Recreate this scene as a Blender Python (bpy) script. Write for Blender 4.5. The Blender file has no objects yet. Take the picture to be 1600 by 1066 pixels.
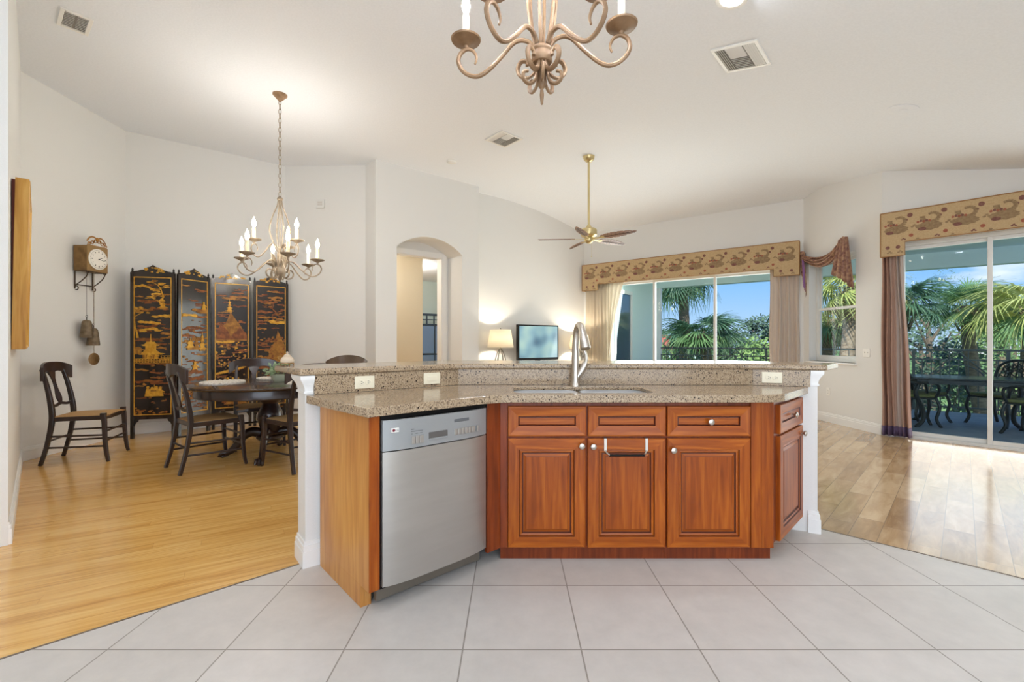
import bpy, math, random
from math import sin, cos, pi, radians, atan2, sqrt, hypot
from mathutils import Vector, Matrix

C = bpy.context.scene.collection
SC = bpy.context.scene

# ------------------------------------------------------------------ camera
F_PX, EYE, HOR = 705.0, 1.2, 534.0
cam_d = bpy.data.cameras.new('camera')
cam_d.sensor_width = 36.0
cam_d.lens = 36.0 * F_PX / 1600.0
cam_d.shift_y = (HOR - 533.0) / 1600.0
cam_d.clip_start, cam_d.clip_end = 0.05, 500
cam = bpy.data.objects.new('camera', cam_d)
cam.location = (0, 0, EYE)
cam.rotation_euler = (pi / 2, 0, 0)
C.objects.link(cam)
SC.camera = cam
SC.view_settings.view_transform = 'Standard'
SC.view_settings.look = 'None'
SC.view_settings.gamma = 1.0
SC.view_settings.use_curve_mapping = False
SC.view_settings.exposure = 0.45
SC.cycles.max_bounces = 10
SC.cycles.diffuse_bounces = 6
SC.cycles.transparent_max_bounces = 12
SC.cycles.caustics_reflective = False
SC.cycles.caustics_refractive = False
SC.cycles.sample_clamp_indirect = 6.0

# ------------------------------------------------------------------ sky
def srgb(r, g, b):
    def f(c):
        c /= 255.0
        return c / 12.92 if c <= 0.04045 else ((c + 0.055) / 1.055) ** 2.4
    return (f(r), f(g), f(b), 1.0)

world = bpy.data.worlds.new('sky')
SC.world = world
world.use_nodes = True
nt = world.node_tree
nt.nodes.clear()
out = nt.nodes.new('ShaderNodeOutputWorld')
bg = nt.nodes.new('ShaderNodeBackground')
tc = nt.nodes.new('ShaderNodeTexCoord')
sep = nt.nodes.new('ShaderNodeSeparateXYZ')
ramp = nt.nodes.new('ShaderNodeValToRGB')
ramp.color_ramp.elements[0].position = 0.0
ramp.color_ramp.elements[0].color = srgb(190, 215, 240)
ramp.color_ramp.elements[1].position = 0.45
ramp.color_ramp.elements[1].color = srgb(80, 145, 225)
e = ramp.color_ramp.elements.new(0.12); e.color = srgb(140, 192, 245)
mp = nt.nodes.new('ShaderNodeMapping')
mp.inputs['Scale'].default_value = (1.0, 1.0, 3.2)
mp.inputs['Location'].default_value = (0.25, 0.1, 0.0)
noi = nt.nodes.new('ShaderNodeTexNoise')
noi.inputs['Scale'].default_value = 2.6
noi.inputs['Detail'].default_value = 7.0
noi.inputs['Roughness'].default_value = 0.55
# broad cloud bank towards +X, clear blue towards the middle
cr = nt.nodes.new('ShaderNodeValToRGB')
cr.color_ramp.elements[0].position = 0.56
cr.color_ramp.elements[1].position = 0.66
side = nt.nodes.new('ShaderNodeMapRange')
side.inputs['From Min'].default_value = 0.60
side.inputs['From Max'].default_value = 0.72
side.inputs['To Min'].default_value = -0.14
side.inputs['To Max'].default_value = 0.11
addn = nt.nodes.new('ShaderNodeMath'); addn.operation = 'ADD'
mix = nt.nodes.new('ShaderNodeMix'); mix.data_type = 'RGBA'
mix.inputs['B'].default_value = (1.0, 1.0, 1.0, 1)
L = nt.links.new
L(tc.outputs['Generated'], sep.inputs[0]); L(sep.outputs['Z'], ramp.inputs['Fac'])
L(tc.outputs['Generated'], mp.inputs['Vector']); L(mp.outputs[0], noi.inputs['Vector'])
L(sep.outputs['X'], side.inputs['Value'])
L(noi.outputs['Fac'], addn.inputs[0]); L(side.outputs[0], addn.inputs[1])
L(addn.outputs[0], cr.inputs['Fac'])
L(cr.outputs['Color'], mix.inputs['Factor']); L(ramp.outputs['Color'], mix.inputs['A'])
L(mix.outputs['Result'], bg.inputs['Color']); L(bg.outputs[0], out.inputs['Surface'])
bg.inputs['Strength'].default_value = 0.86

# ------------------------------------------------------------------ sun and large lights
def lamp(name, kind, loc, energy, color=(1, 1, 1), rot=(0, 0, 0), **kw):
    d = bpy.data.lights.new(name, kind)
    d.energy = energy
    d.color = color
    for k, v in kw.items():
        setattr(d, k, v)
    o = bpy.data.objects.new(name, d)
    o.location = loc
    o.rotation_euler = rot
    C.objects.link(o)
    return o

sun = lamp('sun', 'SUN', (0, 0, 20), 5.0, (1.0, 0.94, 0.82), angle=radians(1.0))
sun.rotation_euler = Vector((0.35, 0.62, -0.72)).to_track_quat('-Z', 'Y').to_euler()
# added fill light in an invented, unseen door opening behind the camera
rear_fill = lamp('rear_fill_light', 'AREA', (0.6, -2.9, 1.55), 108, (0.86, 0.92, 1.0),
                (pi / 2, 0, 0), shape='RECTANGLE', size=5.4, size_y=2.4)
# daylight coming in through the lanai doors and the side window
def day(name, p0, p1, x, out_, z, w, h, watts):
    rz = atan2(p1[1] - p0[1], p1[0] - p0[0])
    loc = (p0[0] + cos(rz) * x - sin(rz) * out_, p0[1] + sin(rz) * x + cos(rz) * out_, z)
    o = lamp(name, 'AREA', loc, watts, (1.0, 0.97, 0.91), shape='RECTANGLE', size=w, size_y=h)
    o.rotation_euler = Vector((sin(rz), -cos(rz), 0.30)).to_track_quat('-Z', 'Y').to_euler()
    return o
day('lanai_door_daylight', (1.55, 9.70), (4.71, 7.29), 2.08, 0.30, 1.25, 3.1, 2.2, 92)
day('side_door_daylight', (4.75, 5.79), (7.30, 2.99), 1.74, 0.30, 1.12, 3.0, 2.3, 30)
# kitchen down-lights (the row whose last can shows at the top of the picture)
CANS = [(-3.4, 0.2), (-1.2, 0.2), (1.0, 0.2), (3.2, 0.2), (-3.4, -1.8), (0.0, -1.8), (3.2, -1.8)]
# ------------------------------------------------------------------ mesh helpers
class G:
    """collects faces, then links them as ONE mesh object"""
    def __init__(s):
        s.v, s.f, s.m = [], [], []
    def add(s, vs, fs, m=0):
        b = len(s.v)
        s.v += [Vector(p) for p in vs]
        for f in fs:
            s.f.append(tuple(b + i for i in f)); s.m.append(m)
        return s
    def box(s, x0, x1, y0, y1, z0, z1, m=0):
        vs = [(x0, y0, z0), (x1, y0, z0), (x1, y1, z0), (x0, y1, z0), (x0, y0, z1), (x1, y0, z1), (x1, y1, z1), (x0, y1, z1)]
        return s.add(vs, [(0, 3, 2, 1), (4, 5, 6, 7), (0, 1, 5, 4), (1, 2, 6, 5), (2, 3, 7, 6), (3, 0, 4, 7)], m)
    def prism(s, poly, z0, z1, m=0):
        a = sum(poly[i][0] * poly[(i + 1) % len(poly)][1] - poly[(i + 1) % len(poly)][0] * poly[i][1] for i in range(len(poly)))
        if a < 0: poly = poly[::-1]
        n = len(poly)
        vs = [(p[0], p[1], z0) for p in poly] + [(p[0], p[1], z1) for p in poly]
        fs = [tuple(range(n))[::-1], tuple(range(n, 2 * n))] + [(i, (i + 1) % n, n + (i + 1) % n, n + i) for i in range(n)]
        return s.add(vs, fs, m)
    def prism_y(s, poly, y0, y1, m=0):
        """polygon in x,z extruded along y (y0 front, y1 back)"""
        a = sum(poly[i][0] * poly[(i + 1) % len(poly)][1] - poly[(i + 1) % len(poly)][0] * poly[i][1] for i in range(len(poly)))
        if a < 0: poly = poly[::-1]
        n = len(poly)
        vs = [(p[0], y0, p[1]) for p in poly] + [(p[0], y1, p[1]) for p in poly]
        fs = [tuple(range(n)), tuple(range(n, 2 * n))[::-1]] + [((i + 1) % n, i, n + i, n + (i + 1) % n) for i in range(n)]
        return s.add(vs, fs, m)
    def tube(s, pts, r, n=8, m=0, cap=True, flat=None):
        pts = [Vector(p) for p in pts]
        k = len(pts)
        rs = r if isinstance(r, (list, tuple)) else [r] * k
        T = []
        for i in range(k):
            d = pts[min(i + 1, k - 1)] - pts[max(i - 1, 0)]
            T.append(d.normalized() if d.length > 1e-9 else Vector((0, 0, 1)))
        up = Vector((0, 0, 1)) if abs(T[0].z) < 0.9 else Vector((1, 0, 0))
        N = (up - T[0] * up.dot(T[0])).normalized()
        vs = []
        off = pi / n if n == 4 else 0
        for i in range(k):
            N = N - T[i] * N.dot(T[i])
            N = N.normalized() if N.length > 1e-6 else T[i].orthogonal().normalized()
            B = T[i].cross(N)
            fx = flat or (1, 1)
            for j in range(n):
                a = 2 * pi * j / n + off
                vs.append(pts[i] + N * (cos(a) * rs[i] * fx[0]) + B * (sin(a) * rs[i] * fx[1]))
        fs = []
        for i in range(k - 1):
            for j in range(n):
                fs.append((i * n + j, i * n + (j + 1) % n, (i + 1) * n + (j + 1) % n, (i + 1) * n + j))
        if cap:
            fs += [tuple(range(n))[::-1], tuple((k - 1) * n + j for j in range(n))]
        return s.add(vs, fs, m)
    def lathe(s, prof, n=20, c=(0, 0, 0), m=0, M=None):
        vs, fs = [], []
        k = len(prof)
        for (r, z) in prof:
            for j in range(n):
                a = 2 * pi * j / n
                p = Vector((max(r, 1e-4) * cos(a), max(r, 1e-4) * sin(a), z))
                if M is not None: p = M @ p
                vs.append(p + Vector(c))
        for i in range(k - 1):
            for j in range(n):
                fs.append((i * n + j, i * n + (j + 1) % n, (i + 1) * n + (j + 1) % n, (i + 1) * n + j))
        fs += [tuple(range(n))[::-1], tuple((k - 1) * n + j for j in range(n))]
        return s.add(vs, fs, m)
    def ball(s, c, rx, ry=None, rz=None, n=14, k=9, m=0):
        ry = ry or rx; rz = rz or rx
        prof = [(sin(pi * i / k), -cos(pi * i / k)) for i in range(k + 1)]
        M = Matrix.Diagonal((rx, ry, rz))
        return s.lathe(prof, n, c, m, M)
    def grid(s, fn, nu, nv, m=0, thick=0.0, nrm=None):
        """surface fn(u,v); optional thickness along nrm (vector)"""
        vs = [Vector(fn(i / nu, j / nv)) for i in range(nu + 1) for j in range(nv + 1)]
        w = nv + 1
        fs = [(i * w + j, (i + 1) * w + j, (i + 1) * w + j + 1, i * w + j + 1) for i in range(nu) for j in range(nv)]
        if thick:
            t = Vector(nrm) * thick
            k = len(vs)
            vs = vs + [p + t for p in vs]
            fs = fs + [tuple(k + q for q in f[::-1]) for f in fs]
            ring = [i * w for i in range(nu + 1)] + [nu * w + j for j in range(1, nv + 1)] + [i * w + nv for i in range(nu - 1, -1, -1)] + [j for j in range(nv - 1, 0, -1)]
            fs += [(ring[(i + 1) % len(ring)], ring[i], k + ring[i], k + ring[(i + 1) % len(ring)]) for i in range(len(ring))]
        return s.add(vs, fs, m)
    def xf(s, M, start=0):
        for i in range(start, len(s.v)): s.v[i] = M @ s.v[i]
        return s
    def join(s, g, M=None, m=None):
        b = len(s.v)
        s.v += [(M @ p if M is not None else p.copy()) for p in g.v]
        s.f += [tuple(b + i for i in f) for f in g.f]
        s.m += [(q if m is None else m) for q in g.m]
        return s
    def build(s, name, mats, parent=None, smooth=False, bevel=0, seg=2, solid=0, angle=40, fix=True):
        me = bpy.data.meshes.new(name)
        me.from_pydata([tuple(p) for p in s.v], [], s.f)
        if not isinstance(mats, (list, tuple)): mats = [mats]
        for q in mats: me.materials.append(q)
        me.polygons.foreach_set('material_index', s.m)
        if fix:
            import bmesh
            b = bmesh.new(); b.from_mesh(me)
            bmesh.ops.recalc_face_normals(b, faces=b.faces)
            b.to_mesh(me); b.free()
        if smooth:
            me.polygons.foreach_set('use_smooth', [True] * len(me.polygons))
            try: me.set_sharp_from_angle(angle=radians(angle))
            except Exception: pass
        me.update()
        o = bpy.data.objects.new(name, me)
        C.objects.link(o)
        if parent is not None: o.parent = parent
        if solid:
            q = o.modifiers.new('solid', 'SOLIDIFY'); q.thickness = solid; q.offset = 0
        if bevel:
            q = o.modifiers.new('bevel', 'BEVEL'); q.width = bevel; q.segments = seg; q.limit_method = 'ANGLE'; q.angle_limit = radians(35)
        return o

def tag(o, label=None, cat=None, group=None, kind=None):
    if label: o['label'] = label
    if cat: o['category'] = cat
    if group: o['group'] = group
    if kind: o['kind'] = kind
    return o
def thing(name, label, cat, loc=(0, 0, 0), rz=0.0, group=None):
    o = bpy.data.objects.new(name, None)
    o.empty_display_size = 0.1
    C.objects.link(o)
    o.location = loc; o.rotation_euler = (0, 0, rz)
    return tag(o, label, cat, group)
def struct(name, g, m, loc=None, rz=0, **kw):
    o = g.build(name, m, **kw)
    if loc is not None: o.location = loc; o.rotation_euler = (0, 0, rz)
    o['kind'] = 'structure'
    return o
def dup(o, parent=None):
    c = o.copy(); C.objects.link(c)
    if parent is not None: c.parent = parent
    for ch in o.children: dup(ch, c)
    return c
def bez(pts, n=6):
    """smooth curve through points (Catmull-Rom)"""
    P = [Vector(p) for p in pts]
    r = []
    for i in range(len(P) - 1):
        p0, p1, p2, p3 = P[max(i - 1, 0)], P[i], P[i + 1], P[min(i + 2, len(P) - 1)]
        for k in range(n):
            t = k / n
            r.append(0.5 * ((2 * p1) + (p2 - p0) * t + (2 * p0 - 5 * p1 + 4 * p2 - p3) * t * t + (3 * p1 - p0 - 3 * p2 + p3) * t ** 3))
    r.append(P[-1])
    return r

# ------------------------------------------------------------------ materials
def mat(name, col, rough=0.5, metal=0.0, spec=0.5, coat=0.0, emit=None, es=1.0, sub=0.0):
    m = bpy.data.materials.new(name); m.use_nodes = True
    b = m.node_tree.nodes['Principled BSDF']
    b.inputs['Base Color'].default_value = col
    b.inputs['Roughness'].default_value = rough
    b.inputs['Metallic'].default_value = metal
    b.inputs['Specular IOR Level'].default_value = spec
    b.inputs['Coat Weight'].default_value = coat
    b.inputs['Coat Roughness'].default_value = 0.08
    if emit:
        b.inputs['Emission Color'].default_value = emit
        b.inputs['Emission Strength'].default_value = es
    return m
def N(m, kind, **kw):
    n = m.node_tree.nodes.new('ShaderNode' + kind)
    for k, v in kw.items():
        if k in n.inputs: n.inputs[k].default_value = v
        else: setattr(n, k, v)
    return n
def lk(m, a, b): m.node_tree.links.new(a, b)
def bs(m): return m.node_tree.nodes['Principled BSDF']
def ramp_node(m, stops):
    r = m.node_tree.nodes.new('ShaderNodeValToRGB')
    el = r.color_ramp.elements
    while len(el) < len(stops): el.new(0.5)
    for e_, (p, c) in zip(el, stops): e_.position = p; e_.color = c
    return r
def bump(m, src, strength=0.1, dist=0.01):
    b = N(m, 'Bump'); b.inputs['Strength'].default_value = strength; b.inputs['Distance'].default_value = dist
    lk(m, src, b.inputs['Height']); lk(m, b.outputs[0], bs(m).inputs['Normal'])
    return b
def noisy(name, c1, c2, scale=20, rough=0.5, stretch=(1, 1, 1), detail=5, lo=0.35, hi=0.65, b=0.0, rot=(0, 0, 0), **kw):
    m = mat(name, c1, rough, **kw)
    t = N(m, 'TexCoord'); p = N(m, 'Mapping'); p.inputs['Scale'].default_value = stretch; p.inputs['Rotation'].default_value = rot
    n = N(m, 'TexNoise', Scale=scale, Detail=detail)
    r = ramp_node(m, [(lo, c1), (hi, c2)])
    lk(m, t.outputs['Object'], p.inputs[0]); lk(m, p.outputs[0], n.inputs['Vector']); lk(m, n.outputs['Fac'], r.inputs[0])
    lk(m, r.outputs[0], bs(m).inputs['Base Color'])
    if b: bump(m, n.outputs['Fac'], b)
    return m
def wood(name, c1, c2, c3, axis=2, scale=3.0, rough=0.36, coat=0.04, rz=0.0):
    m = mat(name, c1, rough, coat=coat, spec=0.32)
    st = [14, 14, 14]; st[axis] = 1.0
    t = N(m, 'TexCoord'); p = N(m, 'Mapping'); p.inputs['Scale'].default_value = st; p.inputs['Rotation'].default_value = (0, 0, rz)
    n = N(m, 'TexNoise', Scale=scale, Detail=6.0, Distortion=0.6)
    r = ramp_node(m, [(0.28, c1), (0.5, c2), (0.72, c3)])
    p2 = N(m, 'Mapping'); p2.inputs['Scale'].default_value = [2.0 if i != axis else 0.7 for i in range(3)]
    n2 = N(m, 'TexNoise', Scale=2.2, Detail=2.0)
    mx = N(m, 'Mix', data_type='RGBA', blend_type='SOFT_LIGHT'); mx.inputs['Factor'].default_value = 0.7
    lk(m, t.outputs['Object'], p.inputs[0]); lk(m, p.outputs[0], n.inputs['Vector']); lk(m, n.outputs['Fac'], r.inputs[0])
    lk(m, t.outputs['Object'], p2.inputs[0]); lk(m, p2.outputs[0], n2.inputs['Vector'])
    lk(m, r.outputs[0], mx.inputs['A']); lk(m, n2.outputs['Fac'], mx.inputs['B']); lk(m, mx.outputs['Result'], bs(m).inputs['Base Color'])
    return m

def planks(name, cols, rz, length, width, mortar, mcol, rough, grain, coat=0.0, off=(0, 0, 0), spec=0.5, freq=2, offset=0.0, var=0.35):
    """plank floor: brick texture rotated in the floor plane, each plank with its own tone and streaks"""
    m = mat(name, cols[0], rough, coat=coat, spec=spec)
    t = N(m, 'TexCoord'); p = N(m, 'Mapping'); p.inputs['Rotation'].default_value = (0, 0, -rz); p.inputs['Location'].default_value = off
    b = N(m, 'TexBrick', offset=offset, offset_frequency=freq, squash=1.0)
    b.inputs['Color1'].default_value = (0, 0, 0, 1); b.inputs['Color2'].default_value = (1, 1, 1, 1); b.inputs['Mortar'].default_value = (0.5, 0.5, 0.5, 1)
    b.inputs['Scale'].default_value = 1.0; b.inputs['Mortar Size'].default_value = mortar; b.inputs['Mortar Smooth'].default_value = 0.1
    b.inputs['Brick Width'].default_value = length; b.inputs['Row Height'].default_value = width; b.inputs['Bias'].default_value = 0.0
    sp = N(m, 'Mapping'); sp.inputs['Scale'].default_value = grain
    n = N(m, 'TexNoise', Scale=1.0, Detail=7.0, Roughness=0.6, Distortion=0.5)
    cb = N(m, 'CombineXYZ'); vadd = N(m, 'VectorMath', operation='ADD')
    sc_ = N(m, 'Math', operation='MULTIPLY'); sc_.inputs[1].default_value = 17.0
    mx = N(m, 'Math', operation='MULTIPLY_ADD'); mx.inputs[1].default_value = var
    r = ramp_node(m, [(0.25, cols[0]), (0.5, cols[1]), (0.75, cols[2])])
    m2 = N(m, 'Mix', data_type='RGBA'); m2.inputs['B'].default_value = mcol
    sp3 = N(m, 'SeparateColor')
    sx = N(m, 'SeparateXYZ'); dv = N(m, 'Math', operation='DIVIDE'); dv.inputs[1].default_value = width
    fl_ = N(m, 'Math', operation='FLOOR'); wn = N(m, 'TexWhiteNoise', noise_dimensions='1D'); ma = N(m, 'Math', operation='MULTIPLY_ADD'); ma.inputs[1].default_value = length
    cx = N(m, 'CombineXYZ')
    lk(m, p.outputs[0], sx.inputs[0]); lk(m, sx.outputs[1], dv.inputs[0]); lk(m, dv.outputs[0], fl_.inputs[0]); lk(m, fl_.outputs[0], wn.inputs['W'])
    lk(m, wn.outputs['Value'], ma.inputs[0]); lk(m, sx.outputs[0], ma.inputs[2]); lk(m, ma.outputs[0], cx.inputs[0]); lk(m, sx.outputs[1], cx.inputs[1])
    lk(m, t.outputs['Object'], p.inputs[0]); lk(m, cx.outputs[0], b.inputs['Vector'])
    lk(m, b.outputs['Color'], sp3.inputs[0]); lk(m, sp3.outputs[0], sc_.inputs[0]); lk(m, sc_.outputs[0], cb.inputs[2])
    lk(m, p.outputs[0], sp.inputs[0]); lk(m, sp.outputs[0], vadd.inputs[0]); lk(m, cb.outputs[0], vadd.inputs[1]); lk(m, vadd.outputs[0], n.inputs['Vector'])
    lk(m, sp3.outputs[0], mx.inputs[0])
    sub = N(m, 'Math', operation='SUBTRACT'); sub.inputs[1].default_value = var / 2
    lk(m, n.outputs['Fac'], sub.inputs[0]); lk(m, sub.outputs[0], mx.inputs[2]); lk(m, mx.outputs[0], r.inputs[0])
    lk(m, r.outputs[0], m2.inputs['A']); lk(m, b.outputs['Fac'], m2.inputs['Factor']); lk(m, m2.outputs['Result'], bs(m).inputs['Base Color'])
    bp = bump(m, b.outputs['Fac'], -0.25, 0.003)
    return m

MT = {}
MT['wall'] = noisy('wall_paint', srgb(227, 226, 222), srgb(230, 229, 226), 180, 0.75, b=0.03)
MT['ceiling'] = noisy('ceiling_paint', srgb(234, 237, 241), srgb(238, 241, 245), 60, 0.85, b=0.08)
MT['white'] = mat('white_trim_paint', srgb(238, 237, 234), 0.4)
MT['plastic'] = mat('ivory_plastic', srgb(238, 230, 205), 0.35)
MT['whiteplastic'] = mat('white_plastic', srgb(238, 236, 230), 0.4)
MT['dark'] = mat('dark_slot', srgb(30, 28, 26), 0.6)
MT['cherry_v'] = wood('cherry_grain_upright', srgb(124, 54, 9), srgb(151, 72, 13), srgb(173, 93, 23), 2)
MT['cherry_h'] = wood('cherry_grain_level', srgb(126, 55, 9), srgb(157, 77, 14), srgb(185, 103, 27), 0)
MT['cherry_d'] = wood('cherry_dark_stain', srgb(98, 40, 12), srgb(124, 52, 17), srgb(142, 66, 24), 2)
MT['glaze'] = mat('dark_glaze', srgb(84, 34, 16), 0.4)
MT['oak_end'] = wood('honey_veneer', srgb(178, 118, 56), srgb(196, 136, 70), srgb(206, 150, 84), 2, rough=0.35)
MT['steel'] = noisy('brushed_steel', srgb(184, 180, 174), srgb(189, 185, 179), 3, 0.34, (1, 1, 8), metal=0.8)
MT['panelgrey'] = mat('dishwasher_grey', srgb(160, 162, 162), 0.38, metal=0.35)
MT['nickel'] = mat('satin_nickel', srgb(205, 198, 188), 0.28, metal=1.0)
MT['black'] = mat('black_plastic', srgb(14, 13, 13), 0.5, spec=0.2)
MT['bronze'] = noisy('antique_gold_iron', srgb(122, 94, 66), srgb(154, 124, 94), 14, 0.5, metal=0.15)
MT['iron'] = noisy('weathered_grey_iron', srgb(132, 116, 96), srgb(168, 152, 130), 16, 0.55, metal=0.15)
MT['candle'] = mat('ivory_candle_sleeve', srgb(244, 230, 196), 0.5)
MT['bulb'] = mat('lit_bulb', (1, 1, 1, 1), 0.3, emit=(1.0, 0.86, 0.62, 1), es=22)
MT['brass'] = mat('polished_brass', srgb(216, 198, 148), 0.34, metal=0.9)
MT['chairwood'] = noisy('espresso_chair_paint', srgb(34, 20, 16), srgb(50, 30, 24), 8, 0.28, (1, 1, 0.2), coat=0.3)
MT['tablewood'] = noisy('dark_table_stain', srgb(44, 32, 26), srgb(66, 48, 38), 6, 0.22, (0.3, 2, 1), coat=0.4)
MT['gold'] = noisy('gilding', srgb(196, 140, 34), srgb(224, 172, 62), 30, 0.4, metal=0.25)
MT['gold2'] = noisy('dull_gilding', srgb(126, 82, 26), srgb(172, 118, 44), 22, 0.45, metal=0.2)
MT['bronze2'] = noisy('reddish_gilding', srgb(104, 54, 22), srgb(150, 88, 38), 22, 0.45, metal=0.2)
MT['lacquer'] = noisy('black_lacquer', srgb(18, 14, 12), srgb(44, 26, 16), 3.2, 0.24, coat=0.5)
MT['curtain'] = None
def glass_mat(name, tint, gloss_col, fac):
    m = bpy.data.materials.new(name); m.use_nodes = True
    t = m.node_tree; t.nodes.clear()
    o = t.nodes.new('ShaderNodeOutputMaterial'); mx = t.nodes.new('ShaderNodeMixShader')
    tr = t.nodes.new('ShaderNodeBsdfTransparent'); gl = t.nodes.new('ShaderNodeBsdfGlossy')
    lw = t.nodes.new('ShaderNodeLayerWeight'); lw.inputs['Blend'].default_value = 0.5
    pw = t.nodes.new('ShaderNodeMath'); pw.operation = 'POWER'; pw.inputs[1].default_value = 4.5
    fr = t.nodes.new('ShaderNodeMath'); fr.operation = 'MULTIPLY_ADD'; fr.inputs[1].default_value = 0.55; fr.inputs[2].default_value = fac
    t.links.new(lw.outputs['Facing'], pw.inputs[0]); t.links.new(pw.outputs[0], fr.inputs[0])
    tr.inputs['Color'].default_value = tint; gl.inputs['Color'].default_value = gloss_col; gl.inputs['Roughness'].default_value = 0.0
    t.links.new(fr.outputs[0], mx.inputs[0]); t.links.new(tr.outputs[0], mx.inputs[1]); t.links.new(gl.outputs[0], mx.inputs[2])
    t.links.new(mx.outputs[0], o.inputs['Surface'])
    return m
MT['glass'] = glass_mat('window_glass', (0.93, 0.97, 0.98, 1), (1, 1, 1, 1), 0.006)

# kitchen floor tile
def tile_mat():
    m = mat('cream_floor_tile', srgb(214, 206, 196), 0.36, spec=0.28)
    t = N(m, 'TexCoord'); p = N(m, 'Mapping'); p.inputs['Location'].default_value = (-0.2694 + 10 * 0.4615, -2.219 + 10 * 0.4615, 0)
    b = N(m, 'TexBrick', offset=0.0, squash=1.0)
    b.inputs['Color1'].default_value = srgb(204, 199, 192); b.inputs['Color2'].default_value = srgb(211, 206, 200); b.inputs['Mortar'].default_value = srgb(150, 143, 134)
    b.inputs['Scale'].default_value = 1.0; b.inputs['Mortar Size'].default_value = 0.0032; b.inputs['Mortar Smooth'].default_value = 0.2
    b.inputs['Brick Width'].default_value = 0.4615; b.inputs['Row Height'].default_value = 0.4615
    n = N(m, 'TexNoise', Scale=7.0, Detail=9.0, Roughness=0.7)
    r = ramp_node(m, [(0.3, (0.80, 0.79, 0.78, 1)), (0.7, (1.0, 0.985, 0.97, 1))])
    mx = N(m, 'Mix', data_type='RGBA', blend_type='MULTIPLY'); mx.inputs['Factor'].default_value = 0.6
    lk(m, t.outputs['Object'], p.inputs[0]); lk(m, p.outputs[0], b.inputs['Vector'])
    lk(m, t.outputs['Object'], n.inputs['Vector']); lk(m, n.outputs['Fac'], r.inputs[0])
    lk(m, b.outputs['Color'], mx.inputs['A']); lk(m, r.outputs[0], mx.inputs['B']); lk(m, mx.outputs['Result'], bs(m).inputs['Base Color'])
    bump(m, b.outputs['Fac'], -0.3, 0.003)
    return m
MT['tile'] = tile_mat()
MT['dining_floor'] = planks('honey_strip_floor', [srgb(188, 134, 66), srgb(222, 172, 96), srgb(238, 196, 126)], radians(31), 1.9, 0.085, 0.0006, srgb(170, 118, 62), 0.19, (2.4, 46, 1), coat=0.25, offset=0.0, var=0.14)
MT['great_floor'] = planks('marbled_plank_tile', [srgb(158, 126, 90), srgb(188, 156, 116), srgb(212, 184, 146)], radians(45), 0.76, 0.14, 0.0018, srgb(140, 120, 96), 0.16, (3.0, 13, 1), coat=0.12, off=(0.1, 0.052, 0))

def granite_mat():
    m = mat('speckled_granite', srgb(190, 170, 146), 0.15, spec=0.38)
    t = N(m, 'TexCoord')
    v = N(m, 'TexVoronoi', Scale=270.0); v2 = N(m, 'TexVoronoi', Scale=85.0)
    n = N(m, 'TexNoise', Scale=170.0, Detail=5.0, Roughness=0.75)
    r = ramp_node(m, [(0.30, srgb(112, 90, 68)), (0.44, srgb(160, 138, 110)), (0.56, srgb(182, 161, 133)), (0.72, srgb(212, 197, 174))])
    sp3 = N(m, 'SeparateColor'); gt = N(m, 'Math', operation='GREATER_THAN'); gt.inputs[1].default_value = 0.84
    mx = N(m, 'Mix', data_type='RGBA'); mx.inputs['B'].default_value = srgb(92, 74, 62)
    sp4 = N(m, 'SeparateColor'); gt2 = N(m, 'Math', operation='GREATER_THAN'); gt2.inputs[1].default_value = 0.90
    ls = N(m, 'Math', operation='LESS_THAN'); ls.inputs[1].default_value = 0.36; ml = N(m, 'Math', operation='MULTIPLY')
    mx2 = N(m, 'Mix', data_type='RGBA'); mx2.inputs['B'].default_value = srgb(38, 28, 24)
    for a in (v, v2, n): lk(m, t.outputs['Object'], a.inputs['Vector'])
    lk(m, n.outputs['Fac'], r.inputs[0]); lk(m, v.outputs['Color'], sp3.inputs[0]); lk(m, sp3.outputs[0], gt.inputs[0])
    lk(m, r.outputs[0], mx.inputs['A']); lk(m, gt.outputs[0], mx.inputs['Factor'])
    lk(m, v2.outputs['Color'], sp4.inputs[0]); lk(m, sp4.outputs[0], gt2.inputs[0]); lk(m, v2.outputs['Distance'], ls.inputs[0])
    lk(m, gt2.outputs[0], ml.inputs[0]); lk(m, ls.outputs[0], ml.inputs[1])
    lk(m, mx.outputs['Result'], mx2.inputs['A']); lk(m, ml.outputs[0], mx2.inputs['Factor']); lk(m, mx2.outputs['Result'], bs(m).inputs['Base Color'])
    return m
MT['granite'] = granite_mat()
# ------------------------------------------------------------------ the room shell
def clip(poly, a, b, c):
    """keep a*x + b*y >= c"""
    r = []
    for i in range(len(poly)):
        p, q = poly[i], poly[(i + 1) % len(poly)]
        dp, dq = a * p[0] + b * p[1] - c, a * q[0] + b * q[1] - c
        if dp >= 0: r.append(p)
        if dp * dq < 0:
            t = dp / (dp - dq)
            r.append((p[0] + (q[0] - p[0]) * t, p[1] + (q[1] - p[1]) * t))
    return r

PA, PB, PC = (-4.90, 4.50), (-4.95, 5.78), (-3.49, 6.93)
PD1, PD, PE = (-2.24, 6.90), (-2.02, 6.68), (-0.58, 7.85)
PE2, PJ, PI, PG, PH = (-0.78, 8.07), (1.55, 9.70), (4.71, 7.29), (4.75, 5.79), (7.30, 2.99)
PW = (-2.97, 2.66)
CEIL = 3.9
def z1(x, y): return 3.51 + 0.29 * (8.66 - 0.607 * x - 0.796 * y)
def z2(x, y): return 3.39 - 0.216 * (x - 4.75) + 0.152 * (y - 5.79)
def zc(x, y): return min(CEIL, z1(x, y), z2(x, y))
foot = [(-6.2, -3.15), (7.5, -3.15), (7.5, 3.0), (4.86, 5.86), (4.84, 7.36), (1.60, 9.84), (-1.0, 8.2), (-2.4, 7.2), (-3.5, 7.1), (-5.1, 5.9), (-5.1, 4.5), (-6.2, 3.2)]
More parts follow.
